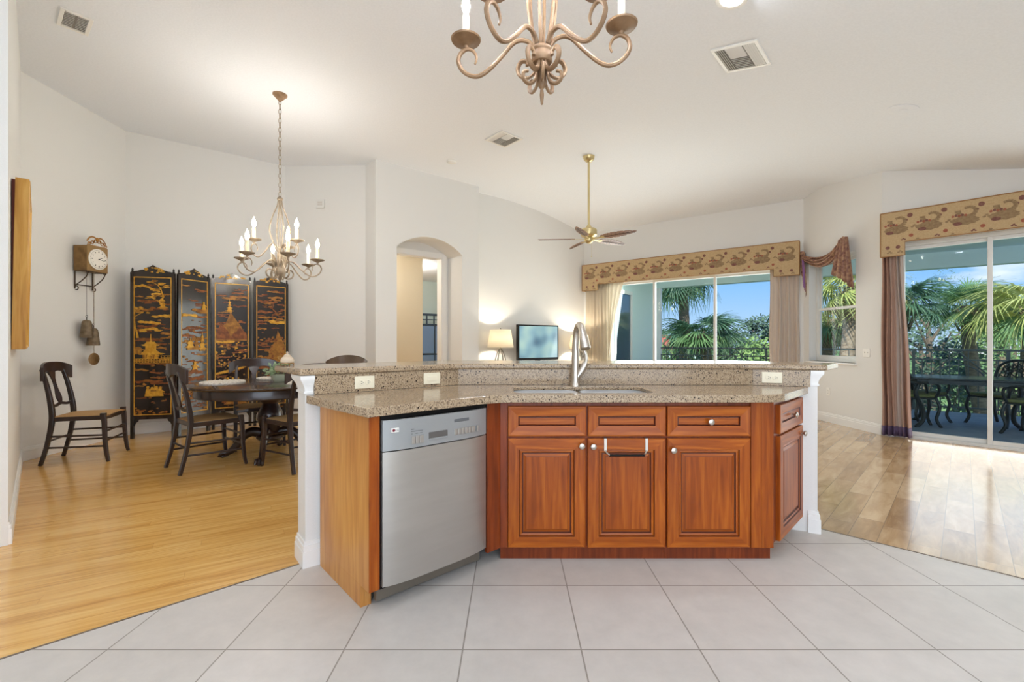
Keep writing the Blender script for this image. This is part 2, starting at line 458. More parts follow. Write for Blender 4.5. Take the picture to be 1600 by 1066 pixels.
def smin(a, b, k):
    h = max(k - abs(a - b), 0.0) / k
    return min(a, b) - h * h * k * 0.25
def zc(x, y): return smin(smin(z1(x, y), z2(x, y), 0.12), CEIL, 0.30)
def inside(p, poly):
    c = False
    for i in range(len(poly)):
        a, b = poly[i], poly[i - 1]
        if (a[1] > p[1]) != (b[1] > p[1]) and p[0] < (b[0] - a[0]) * (p[1] - a[1]) / (b[1] - a[1]) + a[0]: c = not c
    return c
g = G()
ST = 0.16
NX, NY = int(14.2 / ST) + 1, int(13.6 / ST) + 1
idx = {}
for i in range(NX):
    for j in range(NY):
        x0, y0 = -6.4 + i * ST, -3.3 + j * ST
        if not any(inside((x0 + ST / 2 + dx, y0 + ST / 2 + dy), foot) for dx in (-0.07, 0.07) for dy in (-0.07, 0.07)): continue
        q = []
        for (a, b) in ((i, j), (i, j + 1), (i + 1, j + 1), (i + 1, j)):
            if (a, b) not in idx:
                idx[(a, b)] = len(g.v)
                x, y = -6.4 + a * ST, -3.3 + b * ST
                g.v.append(Vector((x, y, zc(x, y))))
            q.append(idx[(a, b)])
        g.f.append(tuple(q)); g.m.append(0)
_c = struct('ceiling', g, MT['ceiling'], smooth=True, angle=60)
_q = _c.modifiers.new('slab', 'SOLIDIFY'); _q.thickness = 0.12; _q.offset = -1 if _c.data.polygons[0].normal.z < 0 else 1

def frame_of(p0, p1):
    return hypot(p1[0] - p0[0], p1[1] - p0[1]), atan2(p1[1] - p0[1], p1[0] - p0[0])
def wall(name, p0, p1, z1_=4.1, holes=(), th=0.14, m=None, z0=-0.05, ext0=0.0, ext1=0.0, base=None):
    """wall seen from the room with p0 on the left; holes = (x0, x1, z0, z1, arch_rise)"""
    ln, rz = frame_of(p0, p1)
    g = G()
    xs = -ext0
    for (a, b, za, zb, rise) in sorted(holes):
        g.box(xs, a, 0, th, z0, z1_)
        if za > z0: g.box(a, b, 0, th, z0, za)
        if rise:
            R = ((b - a) ** 2 / 4 + rise ** 2) / (2 * rise); cx = (a + b) / 2; cz = zb + rise - R
            h = math.asin((b - a) / 2 / R)
            arc = [(cx + R * sin(h - 2 * h * i / 20), cz + R * cos(h - 2 * h * i / 20)) for i in range(21)]
            g.prism_y([(a, z1_), (b, z1_)] + arc, 0, th)
        else: g.box(a, b, 0, th, zb, z1_)
        xs = b
    g.box(xs, ln + ext1, 0, th, z0, z1_)
    o = struct(name, g, m or MT['wall'], (p0[0], p0[1], 0), rz)
    if base:
        bg_ = G()
        for (a, b) in base[1]:
            bg_.prism([(a, -0.016), (b, -0.016), (b, 0.002), (a, 0.002)], 0, 0.095)
            bg_.prism([(a, -0.012), (b, -0.012), (b, 0.002), (a, 0.002)], 0.095, 0.12)
            bg_.prism([(a, -0.007), (b, -0.007), (b, 0.002), (a, 0.002)], 0.12, 0.135)
        struct(base[0], bg_, MT['white'], (p0[0], p0[1], 0), rz, bevel=0.003)
    return o
L_ = lambda p, q: hypot(p[0] - q[0], p[1] - q[1])
wall('wall_left', PW, PA, base=('baseboard_left', [(0, L_(PW, PA))]), th=0.15)
wall('wall_left_rear', PA, PB, ext0=0.1, ext1=0.1, base=('baseboard_left_rear', [(0, L_(PA, PB))]))
wall('wall_rear_left', PB, PC, ext0=0.1, ext1=0.1, base=('baseboard_rear_left', [(0, L_(PB, PC))]))
wall('wall_rear', PC, PD1, ext0=0.1, ext1=0.3, base=('baseboard_rear', [(0, L_(PC, PD1))]))
wall('wall_rear_return', PD1, PD, th=0.05)
wall('wall_middle', PD, PE, th=0.46, holes=[(0.336, 1.514, -0.05, 2.66, 0.22)], base=('baseboard_middle', [(0, 0.336), (1.514, 1.855)]))
wall('wall_rear_middle', PE2, PJ, ext0=0.1, ext1=0.1, base=('baseboard_rear_middle', [(0, L_(PE2, PJ))]))
wall('wall_rear_right', PJ, PI, ext0=0.14, ext1=0.14, holes=[(0.42, 3.74, -0.05, 2.45, 0)], base=('baseboard_rear_right', [(0, 0.42), (3.74, L_(PJ, PI))]), th=0.16)
wall('wall_right_rear', PI, PG, ext0=0.1, ext1=0.0, holes=[(0.13, 1.07, 0.90, 2.46, 0)], th=0.18, base=('baseboard_right_rear', [(0, 1.5)]))
SLW = L_(PG, PH)
wall('wall_right', PG, PH, ext0=0.0, ext1=0.1, holes=[(0.12, 3.35, -0.05, 2.44, 0)], th=0.16, base=('baseboard_right', [(0, 0.12), (3.35, SLW)]))
wall('wall_right_front', PH, (7.30, -3.0), ext0=0.1)
wall('wall_front', (7.30, -3.0), (-6.0, -3.0), ext0=0.1, ext1=0.1, holes=[(3.9, 9.6, 0.0, 2.7, 0)])
wall('wall_left_front', (-6.0, -3.0), (-6.0, 2.62), ext0=0.1, ext1=0.1)
wall('wall_left_return', (-6.0, 2.62), (-3.08, 2.55), th=0.12, base=('baseboard_left_return', [(0, 2.93)]))

# floors: cream tile, honey strip floor, marbled plank tile
BD = (-1.15, 2.43); BG = (1.95, 2.92)
struct('floor', G().prism([(-6.1, -2.15), BD, (-0.3, 3.1), (1.6, 3.05), BG, (7.4, -2.53), (7.4, -3.1), (-6.1, -3.1)], -0.12, 0.0), MT['tile'])
struct('floor_left', G().prism([(-6.1, -2.15), BD, (-0.3, 3.1), (-0.9, 8.0), (-2.3, 7.05), (-3.5, 7.0), (-5.05, 5.85), (-5.05, 4.45), (-6.1, 3.4)], -0.12, 0.0), MT['dining_floor'])
struct('floor_right', G().prism([(-0.3, 3.1), (1.6, 3.05), BG, (7.4, -2.53), (7.4, 2.95), (4.82, 5.83), (4.78, 7.33), (1.56, 9.77), (-0.9, 8.0)], -0.12, 0.0), MT['great_floor'])
MT['strip'] = mat('dark_joint', srgb(112, 96, 78), 0.5)
def strip(name, p, q, w=0.008):
    ln, rz = frame_of(p, q)
    return struct(name, G().box(0, ln, -w / 2, w / 2, -0.02, 0.0025), MT['strip'], (p[0], p[1], 0), rz)
strip('trim_1', (-6.0, -2.06), BD)
strip('trim_2', BG, (7.3, -2.43))

# hall and bedroom beyond the arch (local x along wall_middle, y away)
LN, RZ = frame_of(PD, PE)
def loc_mid(x, y): return (PD[0] + cos(RZ) * x - sin(RZ) * y, PD[1] + sin(RZ) * x + cos(RZ) * y)
MT['hallwall'] = noisy('beige_hall_paint', srgb(226, 212, 184), srgb(229, 216, 190), 120, 0.7)
MT['mintwall'] = noisy('pale_mint_paint', srgb(214, 226, 220), srgb(217, 229, 223), 120, 0.7)
g = G()
DX0, DX1, DH = 0.42, 1.386, 2.655
g.box(0.05, DX0, 0.46, 0.58, -0.05, 3.3); g.box(DX1, 1.9, 0.46, 0.58, -0.05, 3.3); g.box(DX0, DX1, 0.46, 0.58, DH, 3.3)
struct('wall_doorway', g, MT['wall'], (PD[0], PD[1], 0), RZ)
g = G()
g.box(DX0 - 0.085, DX0, 0.43, 0.462, 0, DH + 0.085); g.box(DX1, DX1 + 0.085, 0.43, 0.462, 0, DH + 0.085); g.box(DX0, DX1, 0.43, 0.462, DH, DH + 0.085)
g.box(DX0, DX0 + 0.012, 0.44, 0.60, 0, DH); g.box(DX1 - 0.012, DX1, 0.44, 0.60, 0, DH); g.box(DX0, DX1, 0.44, 0.60, DH - 0.012, DH)
struct('door_3', g, MT['white'], (PD[0], PD[1], 0), RZ, bevel=0.004)
def hall_wall(name, p, q, m, top=3.0):
    ln, rz = frame_of(p, q)
    struct(name, G().box(0, ln, 0, 0.12, -0.05, top), m, (p[0], p[1], 0), rz)
# beige wall that ends where the far bedroom shows
_r = -140.0 / 705                       # sight line to the corner of the beige wall
_x = None
for _k in range(400):
    _px = loc_mid(-1.0 + _k * 0.01, 1.75)
    if _px[0] / _px[1] >= _r: _x = -1.0 + _k * 0.01; break
hall_wall('wall_hall', loc_mid(-1.15, 1.75), loc_mid(_x, 1.75), MT['hallwall'])
hall_wall('wall_hall_right', loc_mid(4.7, 4.9), loc_mid(4.7, 0.5), MT['mintwall'])
hall_wall('wall_bedroom', loc_mid(-2.2, 4.9), loc_mid(4.8, 4.9), MT['mintwall'])
hall_wall('wall_hall_left', loc_mid(0.0, 0.6), loc_mid(-1.15, 1.75), MT['hallwall'])
hp = [(0.05, 0.46), (4.85, 0.46), (4.85, 5.05), (-2.3, 5.05), (-1.25, 1.85)]
struct('ceiling_hall', G().prism(hp, 2.9, 3.0), MT['ceiling'], (PD[0], PD[1], 0), RZ)
struct('floor_hall', G().prism([(0.336, 0.0), (1.514, 0.0)] + hp[1:] + [hp[0]], -0.12, -0.001), MT['dining_floor'], (PD[0], PD[1], 0), RZ)
_p = loc_mid(1.8, 2.8); lamp('bedroom_ceiling_light', 'POINT', (_p[0], _p[1], 2.55), 45, (0.95, 0.98, 1.0), shadow_soft_size=0.2)
_p = loc_mid(0.4, 1.15); lamp('hall_ceiling_light', 'POINT', (_p[0], _p[1], 2.6), 17, (1, 0.95, 0.88), shadow_soft_size=0.15)

# lanai: floor, ceiling, beam, end wall
MT['lanai_floor'] = noisy('grey_lanai_concrete', srgb(112, 126, 142), srgb(128, 142, 156), 5, 0.55)
MT['stucco'] = noisy('pale_stucco', srgb(222, 240, 238), srgb(228, 245, 243), 90, 0.8, b=0.1)
OD = (0.796, -0.607)
O0 = (3.57, 11.30)
def outer(t, inw=0.0): return (O0[0] + OD[0] * t - 0.607 * inw, O0[1] + OD[1] * t - 0.796 * inw)
OEND = 9.6
lan = [(2.05, 9.34), (4.72, 7.31), (4.76, 5.80), (7.30, 3.0), outer(OEND), outer(0)]
struct('floor_lanai', G().prism([(1.95, 9.45), (4.80, 7.30), (4.85, 5.78), (7.42, 2.95), outer(OEND), outer(-0.1)], -0.3, -0.05), MT['lanai_floor'])
struct('ceiling_lanai', G().prism([(1.70, 9.75), (4.90, 7.44), (4.94, 5.92), (7.45, 3.15), outer(OEND, -0.1), outer(-0.2, -0.1)], 2.80, 2.95), MT['stucco'])
g = G(); 
ln, rz = frame_of(outer(0), outer(OEND))
struct('trim_lanai_beam', G().box(-0.3, ln, -0.1, 0.12, 2.52, 2.80), MT['stucco'], (O0[0], O0[1], 0), rz)
wall('wall_lanai', (2.05, 9.34), (3.57, 11.30), z1_=2.8, z0=-0.3, holes=[(0.15, 1.05, -0.05, 2.32, 0)], m=MT['stucco'], ext1=0.1, th=0.15)
struct('trim_lanai_post', G().box(-0.02, 0.10, -0.02, 0.10, -0.05, 2.55), MT['white'], (3.60, 11.23, 0), rz, bevel=0.006)
MT['darkglass'] = mat('reflecting_glass', srgb(66, 92, 112), 0.03, spec=0.8)
ln2, rz2 = frame_of((2.05, 9.34), (3.57, 11.30))
w2 = thing('window_2', None, None, (2.05, 9.34, 0), rz2); w2['kind'] = 'structure'
g = G()
g.box(0.15, 0.21, -0.03, 0.05, -0.05, 2.32); g.box(0.99, 1.05, -0.03, 0.05, -0.05, 2.32); g.box(0.21, 0.99, -0.03, 0.05, 2.24, 2.32); g.box(0.21, 0.99, -0.03, 0.05, -0.05, 0.05)
g.build('window_frame', MT['white'], w2, bevel=0.004)
G().box(0.21, 0.99, 0.0, 0.012, 0.05, 2.24).build('window_pane', MT['darkglass'], w2)

# ground and far land, one storey below
struct('ground', G().prism([(-120, 4), (160, 4), (160, 220), (-120, 220)], -3.3, -3.2), noisy('grass_lawn', srgb(88, 122, 60), srgb(124, 150, 84), 0.6, 0.9))

# the two glazed door walls and the side window
MT['alu'] = mat('white_aluminium', srgb(226, 226, 222), 0.35, metal=0.1)
def slider(name, p0, p1, x0, x1, mull, ztop, depth, sill=0.03):
    ln, rz = frame_of(p0, p1)
    t = thing(name, None, None, (p0[0], p0[1], 0), rz); t['kind'] = 'structure'
    g = G()
    g.box(x0, x0 + 0.05, depth, depth + 0.09, 0, ztop); g.box(x1 - 0.05, x1, depth, depth + 0.09, 0, ztop)
    g.box(x0 + 0.05, x1 - 0.05, depth, depth + 0.09, ztop - 0.05, ztop); g.box(x0 + 0.05, x1 - 0.05, depth - 0.02, depth + 0.11, -0.05, sill)
    g.build('door_frame', MT['alu'], t, bevel=0.004)
    ed = [x0 + 0.05] + list(mull) + [x1 - 0.05]
    for i in range(len(ed) - 1):
        a, b = ed[i] - (0.022 if i else 0), ed[i + 1] + (0.022 if i < len(ed) - 2 else 0); q = 0.042
        y = depth + (0.005 if i % 2 else 0.05)
        g = G()
        g.box(a, a + q, y, y + 0.035, sill, ztop - 0.05); g.box(b - q, b, y, y + 0.035, sill, ztop - 0.05)
        g.box(a + q, b - q, y, y + 0.035, sill, sill + 0.05); g.box(a + q, b - q, y, y + 0.035, ztop - 0.09, ztop - 0.05)
        p = g.build('door_panel', MT['alu'], t, bevel=0.004)
        G().box(a + q, b - q, y + 0.014, y + 0.020, sill + 0.05, ztop - 0.09).build('door_pane', MT['glass'], p)
    return t
slider('door_1', PJ, PI, 0.42, 3.74, (1.51, 2.62), 2.45, 0.03)
slider('door_2', PG, PH, 0.12, 3.35, (0.95, 2.13), 2.44, 0.03)
ln, rz = frame_of(PI, PG)
w1 = thing('window_1', None, None, (PI[0], PI[1], 0), rz); w1['kind'] = 'structure'
g = G()
for (a, b, c, d) in ((0.13, 0.17, 0.90, 2.46), (1.03, 1.07, 0.90, 2.46), (0.17, 1.03, 2.42, 2.46), (0.17, 1.03, 0.90, 0.95)):
    g.box(a, b, 0.11, 0.18, c, d)
g.build('window_frame', MT['alu'], w1, bevel=0.003)
for (za, zb, yy) in ((0.95, 1.72, 0.12), (1.68, 2.42, 0.145)):
    g = G()
    g.box(0.17, 0.205, yy, yy + 0.025, za, zb); g.box(0.995, 1.03, yy, yy + 0.025, za, zb); g.box(0.205, 0.995, yy, yy + 0.025, za, za + 0.04); g.box(0.205, 0.995, yy, yy + 0.025, zb - 0.04, zb)
    p = g.build('window_sash', MT['alu'], w1, bevel=0.003)
    G().box(0.205, 0.995, yy + 0.01, yy + 0.015, za + 0.04, zb - 0.04).build('window_pane', MT['glass'], p)
G().box(0.10, 1.10, -0.04, 0.11, 0.875, 0.90).build('window_sill', MT['white'], w1, bevel=0.006)
# unseen glass doors behind the camera, added as the opening for the fill light
slider('door_4', (7.30, -3.0), (-6.0, -3.0), 3.9, 9.6, (5.8, 7.7), 2.7, 0.03)
# ------------------------------------------------------------------ peninsula
K0, K1, K2, K3 = (-1.10, 2.40), (-0.36, 2.985), (1.58, 2.975), (1.915, 2.828)
KP = [K0, K1, K2, K3]
def offset(P, d):
    """polyline pushed to its left (away from the kitchen) by d"""
    r = []
    for i in range(len(P)):
        ns = []
        for a, b in ((i - 1, i), (i, i + 1)):
            if a >= 0 and b < len(P):
                t = Vector((P[b][0] - P[a][0], P[b][1] - P[a][1])).normalized()
                ns.append(Vector((-t.y, t.x)))
        n = sum(ns, Vector((0, 0))).normalized()
        k = d / max(n.dot(ns[0]), 0.3)
        r.append((P[i][0] + n.x * k, P[i][1] + n.y * k))
    return r
def ext(P, a, b):
    t0 = Vector(P[0]) - Vector(P[1]); t0.normalize(); t1 = Vector(P[-1]) - Vector(P[-2]); t1.normalize()
    return [tuple(Vector(P[0]) + t0 * a)] + P[1:-1] + [tuple(Vector(P[-1]) + t1 * b)]
BARZ = 1.02
kw = KP + offset(KP, 0.15)[::-1]
struct('wall_island', G().prism(kw, 0, BARZ), MT['wall'])
# base and capital mouldings round the two end posts and along the back
def end_trim(name, p, q, back, LNX=0.075):
    """p = end of the knee wall, q = next point along it"""
    u = Vector((q[0] - p[0], q[1] - p[1])).normalized()
    n = Vector((-u.y, u.x)) if back > 0 else Vector((u.y, -u.x))
    g = G()
    def ring(z0, z1, e, ln=LNX):
        a = Vector(p) - u * e - n * e; b = Vector(p) + u * ln - n * e; c = Vector(p) + u * ln + n * (0.15 + e); d = Vector(p) - u * e + n * (0.15 + e)
        g.prism([tuple(a), tuple(b), tuple(c), tuple(d)], z0, z1)
    ring(0, 0.085, 0.016); ring(0.085, 0.115, 0.012); ring(0.115, 0.135, 0.006)
    CL = 0.041
    ring(BARZ - 0.098, BARZ - 0.086, 0.008, CL)
    for k in range(10):
        a = k / 9 * pi / 2
        ring(BARZ - 0.086 + 0.0066 * k, BARZ - 0.086 + 0.0066 * (k + 1) + 0.0003, 0.003 + 0.024 * (1 - cos(a)), CL)
    ring(BARZ - 0.020, BARZ - 0.001, 0.030, CL)
    struct(name, g, MT['white'])
end_trim('trim_island_left', K0, K1, 1)
end_trim('trim_island_right', K3, K2, -1, 0.052)
g = G()
bk = offset(KP, 0.15); bk2 = offset(KP, 0.166)
g.prism([bk[0], bk[1], bk[2], bk[3]] + [bk2[3], bk2[2], bk2[1], bk2[0]], 0, 0.13)
struct('baseboard_island', g, MT['white'])

# raised bar top
def arcpts(c, r, a0, a1, n=8): return [(c[0] + r * cos(a0 + (a1 - a0) * i / n), c[1] + r * sin(a0 + (a1 - a0) * i / n)) for i in range(n + 1)]
front = ext(offset(KP, -0.03), 0.035, 0.03)[:-1] + [(1.945, 2.783)]
back = ext(offset(KP, 0.48), 0.06, 0.03)[:-1] + [(2.195, 3.035)]
def soften(P, n=5):
    """round the bends of an open polyline"""
    r = [P[0]]
    for i in range(1, len(P) - 1):
        a, b, c = Vector(P[i - 1]), Vector(P[i]), Vector(P[i + 1])
        p = b + (a - b).normalized() * 0.12; q = b + (c - b).normalized() * 0.12
        for k in range(n + 1):
            t = k / n
            r.append(tuple(p * (1 - t) ** 2 + b * 2 * t * (1 - t) + q * t * t))
    return r + [P[-1]]
tag(G().prism(soften(front) + soften(back)[::-1], BARZ, BARZ + 0.036).build('breakfast_bar', MT['granite'], bevel=0.012, seg=3),
    'raised speckled granite bar top capping the half wall', 'counter')

# wing frame (42 degrees), middle and right faces
WA = radians(42.0); U = Vector((cos(WA), sin(WA))); V = Vector((-sin(WA), cos(WA)))
F0 = Vector((-0.626, 1.970))
MY = 2.475                               # middle face-frame plane
corner = F0 + U * ((MY - F0.y) / U.y)    # wing meets middle
RX = 1.43                                # middle meets the right wing
WR = Vector((cos(radians(45)), sin(radians(45))))
RC = Vector((RX, MY))
REND = RC + WR * 0.565
# worktop
cf = -0.032
wl = F0 + V * cf - U * 0.022
def inter(p, d, y): return p + d * ((y - p.y) / d.y)
c1 = inter(wl, U, MY - 0.062)
nR = Vector((WR.y, -WR.x))
c2 = Vector((RX + 0.012, MY - 0.062))
kf = offset(KP, -0.02)
_d = Vector(kf[3]) - Vector(kf[2]); _n = Vector((-_d.y, _d.x))
c3 = c2 + WR * ((Vector(kf[2]) - c2).dot(_n) / WR.dot(_n))
lback = Vector(kf[0]) - Vector((K1[0] - K0[0], K1[1] - K0[1])).normalized() * 0.0
frontline = [tuple(wl), tuple(c1), tuple(c2), tuple(c3)]
ftop = soften(frontline)
wt = [tuple(wl)] + ftop[1:-1] + [tuple(c3), kf[2], kf[1], tuple(lback)]
# sink cut-out as a hole: build worktop from top ring faces with a rectangular opening
SX0, SX1, SY0, SY1 = 0.01, 0.80, 2.505, 2.845
def rrect(x0, x1, y0, y1, r, n=5):
    P = []
    for cx, cy, a in ((x1 - r, y1 - r, 0), (x0 + r, y1 - r, pi / 2), (x0 + r, y0 + r, pi), (x1 - r, y0 + r, 1.5 * pi)):
        P += arcpts((cx, cy), r, a, a + pi / 2, n)
    return P
hole = rrect(SX0, SX1, SY0, SY1, 0.07)
def slab_with_hole(outer_, hole_, hole_low, z0, zm, z1):
    """worktop with a sink cut-out: thin at the cut-out (down to zm), built up (down to z0) elsewhere"""
    import bmesh
    bm = bmesh.new()
    def loop(P, z):
        vs = [bm.verts.new((p[0], p[1], z)) for p in P]
        return vs, [bm.edges.new((vs[i], vs[(i + 1) % len(vs)])) for i in range(len(vs))]
    oT, eoT = loop(outer_, z1); hT, ehT = loop(hole_, z1)
    oB, eoB = loop(outer_, z0); hB, ehB = loop(hole_low, z0)
    bmesh.ops.triangle_fill(bm, edges=eoT + ehT, use_beauty=True, use_dissolve=False)
    bmesh.ops.triangle_fill(bm, edges=eoB + ehB, use_beauty=True, use_dissolve=False)
    hM, _ = loop(hole_, zm); lM, _ = loop(hole_low, zm)
    for p, q in ((oT, oB), (hT, hM), (hM, lM), (lM, hB)):
        for i in range(len(p)):
            j = (i + 1) % len(p)
            bm.faces.new((p[i], p[j], q[j], q[i]))
    bm.verts.index_update()
    g = G()
    g.v = [v.co.copy() for v in bm.verts]
    g.f = [tuple(v.index for v in f.verts) for f in bm.faces]
    g.m = [0] * len(g.f)
    bm.free()
    return g
hole_low = rrect(SX0 - 0.02, SX1 + 0.02, SY0 - 0.012, SY1 + 0.02, 0.075)
tag(slab_with_hole(wt, hole, hole_low, 0.873, 0.895, 0.915).build('countertop', MT['granite'], bevel=0.009, seg=3),
    'lower speckled granite worktop with the sink cut into it', 'counter')
# splash-back: one slab per face of the half wall
sb = thing('backsplash', 'upright speckled granite backsplash between worktop and bar top', 'backsplash', (0.6, 2.9, 0.915))
for a, b in ((0, 1), (1, 2), (2, 3)):
    A_, B_, A2_, B2_ = Vector(KP[a]), Vector(KP[b]), Vector(kf[a]), Vector(kf[b])
    if a == 0: q = 0.042 / (B_ - A_).length; A_ = A_.lerp(B_, q); A2_ = A2_.lerp(B2_, q)
    if b == 3: q = 0.042 / (B_ - A_).length; B_ = B_.lerp(A_, q); B2_ = B2_.lerp(A2_, q)
    g = G().prism([tuple(A_), tuple(B_), tuple(B2_), tuple(A2_)], 0.9155, BARZ - 0.001)
    for p in g.v: p -= Vector((0.6, 2.9, 0.915))
    g.build('slab', MT['granite'], sb, bevel=0.0015)

# sink
sk = thing('sink', 'stainless steel double-bowl sink set under the granite worktop', 'sink', ((SX0 + SX1) / 2, (SY0 + SY1) / 2, 0.722))
MT['sinksteel'] = mat('sink_steel', srgb(216, 216, 214), 0.3, metal=0.35)
hw, hd = (SX1 - SX0) / 2, (SY1 - SY0) / 2
for s in (-1, 1):
    x0, x1 = (-hw - 0.004, -0.012) if s < 0 else (0.012, hw + 0.004)
    o = rrect(x0, x1, -hd - 0.004, hd + 0.004, 0.07); i_ = rrect(x0 + 0.03, x1 - 0.03, -hd + 0.03, hd - 0.03, 0.06)
    n = len(o); g = G()
    vs = [(p[0], p[1], 0.172) for p in o] + [(p[0], p[1], 0.02) for p in i_]
    vs2 = [(p[0] * 1.0, p[1], 0.0) for p in rrect(x0 + 0.045, x1 - 0.045, -hd + 0.045, hd - 0.045, 0.05)]
    g.add(vs + vs2, [(k, (k + 1) % n, n + (k + 1) % n, n + k) for k in range(n)] + [(n + k, n + (k + 1) % n, 2 * n + (k + 1) % n, 2 * n + k) for k in range(n)] + [tuple(range(2 * n, 3 * n))])
    g.build('bowl', MT['sinksteel'], sk, smooth=True, solid=0.002)
    G().lathe([(0.0, 0.003), (0.028, 0.003), (0.036, 0.007), (0.04, 0.003), (0.04, 0.0)], 20, ((x0 + x1) / 2, 0, 0)).build('drain', MT['nickel'], sk, smooth=True)
G().box(-0.014, 0.014, -hd - 0.002, hd + 0.002, 0.10, 0.150).build('divider', MT['sinksteel'], sk, bevel=0.006)

# faucet
fx, fy = 0.405, 2.892
fa = thing('faucet', 'brushed nickel pull-down faucet standing behind the sink', 'faucet', (fx, fy, 0.915))
G().lathe([(0.032, 0), (0.032, 0.006), (0.028, 0.012), (0.025, 0.05), (0.024, 0.11)], 20).build('base', MT['nickel'], fa, smooth=True)
G().tube(bez([(0, 0, 0.09), (0.002, 0.004, 0.2), (0.006, 0.004, 0.3), (0.010, -0.016, 0.365), (0.016, -0.06, 0.388), (0.022, -0.10, 0.375), (0.026, -0.125, 0.345)], 6), [0.0235 - 0.00012 * i for i in range(37)], 14).build('spout', MT['nickel'], fa, smooth=True)
G().tube([(0.026, -0.125, 0.348), (0.030, -0.140, 0.320), (0.034, -0.153, 0.285), (0.038, -0.166, 0.248), (0.039, -0.169, 0.241)], [0.020, 0.024, 0.028, 0.032, 0.029], 16).build('spray_head', MT['nickel'], fa, smooth=True)
hd_ = G().tube([(0.012, 0, 0.055), (0.045, 0, 0.105), (0.066, 0.002, 0.145)], [0.020, 0.0225, 0.021], 14).build('valve', MT['nickel'], fa, smooth=True)
G().tube(bez([(0.060, 0.0, 0.135), (0.068, -0.004, 0.165), (0.064, -0.012, 0.205), (0.052, -0.018, 0.235)], 4), [0.015, 0.014, 0.013, 0.013, 0.012, 0.012, 0.011, 0.010, 0.010, 0.009, 0.008, 0.007, 0.006], 10, flat=(1, 1.5)).build('lever', MT['nickel'], hd_, smooth=True)

# cabinet fronts ------------------------------------------------
def ring_front(w, h, rings, t=0.022):
    """front face made of nested mitred rings; x,z plane, front toward -y. rings = (inset, depth, slot)"""
    g = G()
    R = [(0.0, 0.0, None)] + rings
    vs = []
    for (i, d, s_) in R:
        vs += [(i, -d, i), (w - i, -d, i), (w - i, -d, h - i), (i, -d, h - i)]
    g.v = [Vector(p) for p in vs]
    for k in range(1, len(R)):
        a, b = (k - 1) * 4, k * 4
        for j in range(4):
            g.f.append((a + j, a + (j + 1) % 4, b + (j + 1) % 4, b + j))
            s_ = R[k][2]
            g.m.append(s_ if s_ is not None else (1 if j in (0, 2) else 0))
    b = (len(R) - 1) * 4
    g.f.append((b, b + 1, b + 2, b + 3)); g.m.append(0 if h > w * 0.6 else 1)
    g.f.append((3, 2, 1, 0)); g.m.append(0)
    return g
DMAT = [MT['cherry_v'], MT['cherry_h'], MT['glaze']]
DOOR = [(0.0, 0.017, None), (0.004, 0.021, None), (0.060, 0.021, None), (0.0635, 0.014, 2), (0.070, 0.0165, None), (0.077, 0.0145, None), (0.0805, 0.008, 2), (0.084, 0.008, 2), (0.098, 0.0135, None), (0.0995, 0.0145, 2)]
DRAW = [(0.0, 0.017, None), (0.004, 0.021, None), (0.008, 0.0212, None), (0.056, 0.0165, None), (0.059, 0.009, 2), (0.0635, 0.011, 2), (0.066, 0.012, None)]
KNOB = [(0.0065, 0), (0.0065, 0.010), (0.010, 0.014), (0.0165, 0.018), (0.0175, 0.022), (0.0155, 0.027), (0.009, 0.030), (0.0, 0.031)]
MK = Matrix.Rotation(pi / 2, 3, 'X')       # +z -> -y
def front(parent, name, x0, x1, za, zb, y=0.0, knob=None, rings=None, label=None):
    o = ring_front(x1 - x0, zb - za, rings or DOOR).build(name, DMAT, parent, bevel=0)
    o.location = (x0, y, za)
    if label: o['label'] = label
    if knob:
        k = G().lathe(KNOB, 18, (0, 0, 0), 0, MK).build('knob', MT['nickel'], o, smooth=True)
        k.location = (knob[0] - x0, -0.0195, knob[1] - za)
    return o
ZD0, ZD1, ZR0, ZR1 = 0.078, 0.672, 0.684, 0.848
# sink base: two doors, two false drawer fronts
mid = thing('sink_cabinet', 'cherry sink cabinet with two doors below two blank drawer fronts', 'cabinet', (corner.x, MY, 0))
ox = corner.x
X = lambda x: x - ox
xe = 0.840
g = G(); g.box(0.006, X(xe), 0, 0.05, 0.07, 0.872); g.box(0.02, X(xe), 0.05, 0.40, 0.07, 0.70)
g.build('body', MT['cherry_d'], mid)
G().box(0.0, X(-0.026), -0.012, 0.0, 0.075, 0.872).build('filler', MT['cherry_d'], mid, bevel=0.002)
G().box(0.0, X(xe), 0.022, 0.04, 0.0, 0.07).build('toe_kick', MT['cherry_d'], mid)
front(mid, 'door', X(-0.022), X(0.400), ZD0, ZD1, 0, (X(0.378), 0.635))
front(mid, 'door', X(0.412), X(0.836), ZD0, ZD1, 0, (X(0.440), 0.632))
front(mid, 'drawer_front', X(-0.022), X(0.404), ZR0, ZR1, 0, None, DRAW)
front(mid, 'drawer_front', X(0.414), X(0.838), ZR0, ZR1, 0, None, DRAW)
# single base right of it
one = thing('base_cabinet', 'cherry base cabinet with one drawer over one door, right of the sink cabinet', 'cabinet', (xe, MY, 0))
X = lambda x: x - xe
g = G(); g.box(X(xe) + 0.002, X(RX) - 0.002, 0, 0.40, 0.07, 0.872); g.build('body', MT['cherry_d'], one)
G().box(X(1.304), X(1.362), -0.014, 0.0, 0.075, 0.872).build('filler', MT['cherry_v'], one, bevel=0.002)
G().box(X(1.364), X(RX), -0.010, 0.0, 0.072, 0.872).build('filler', MT['cherry_v'], one, bevel=0.002)
G().box(0.002, X(RX) - 0.002, 0.022, 0.04, 0.0, 0.07).build('toe_kick', MT['cherry_d'], one)
front(one, 'door', X(0.846), X(1.298), ZD0, ZD1, 0, (X(0.874), 0.612))
front(one, 'drawer', X(0.846), X(1.300), ZR0, ZR1, 0, (X(1.076), 0.766), DRAW)
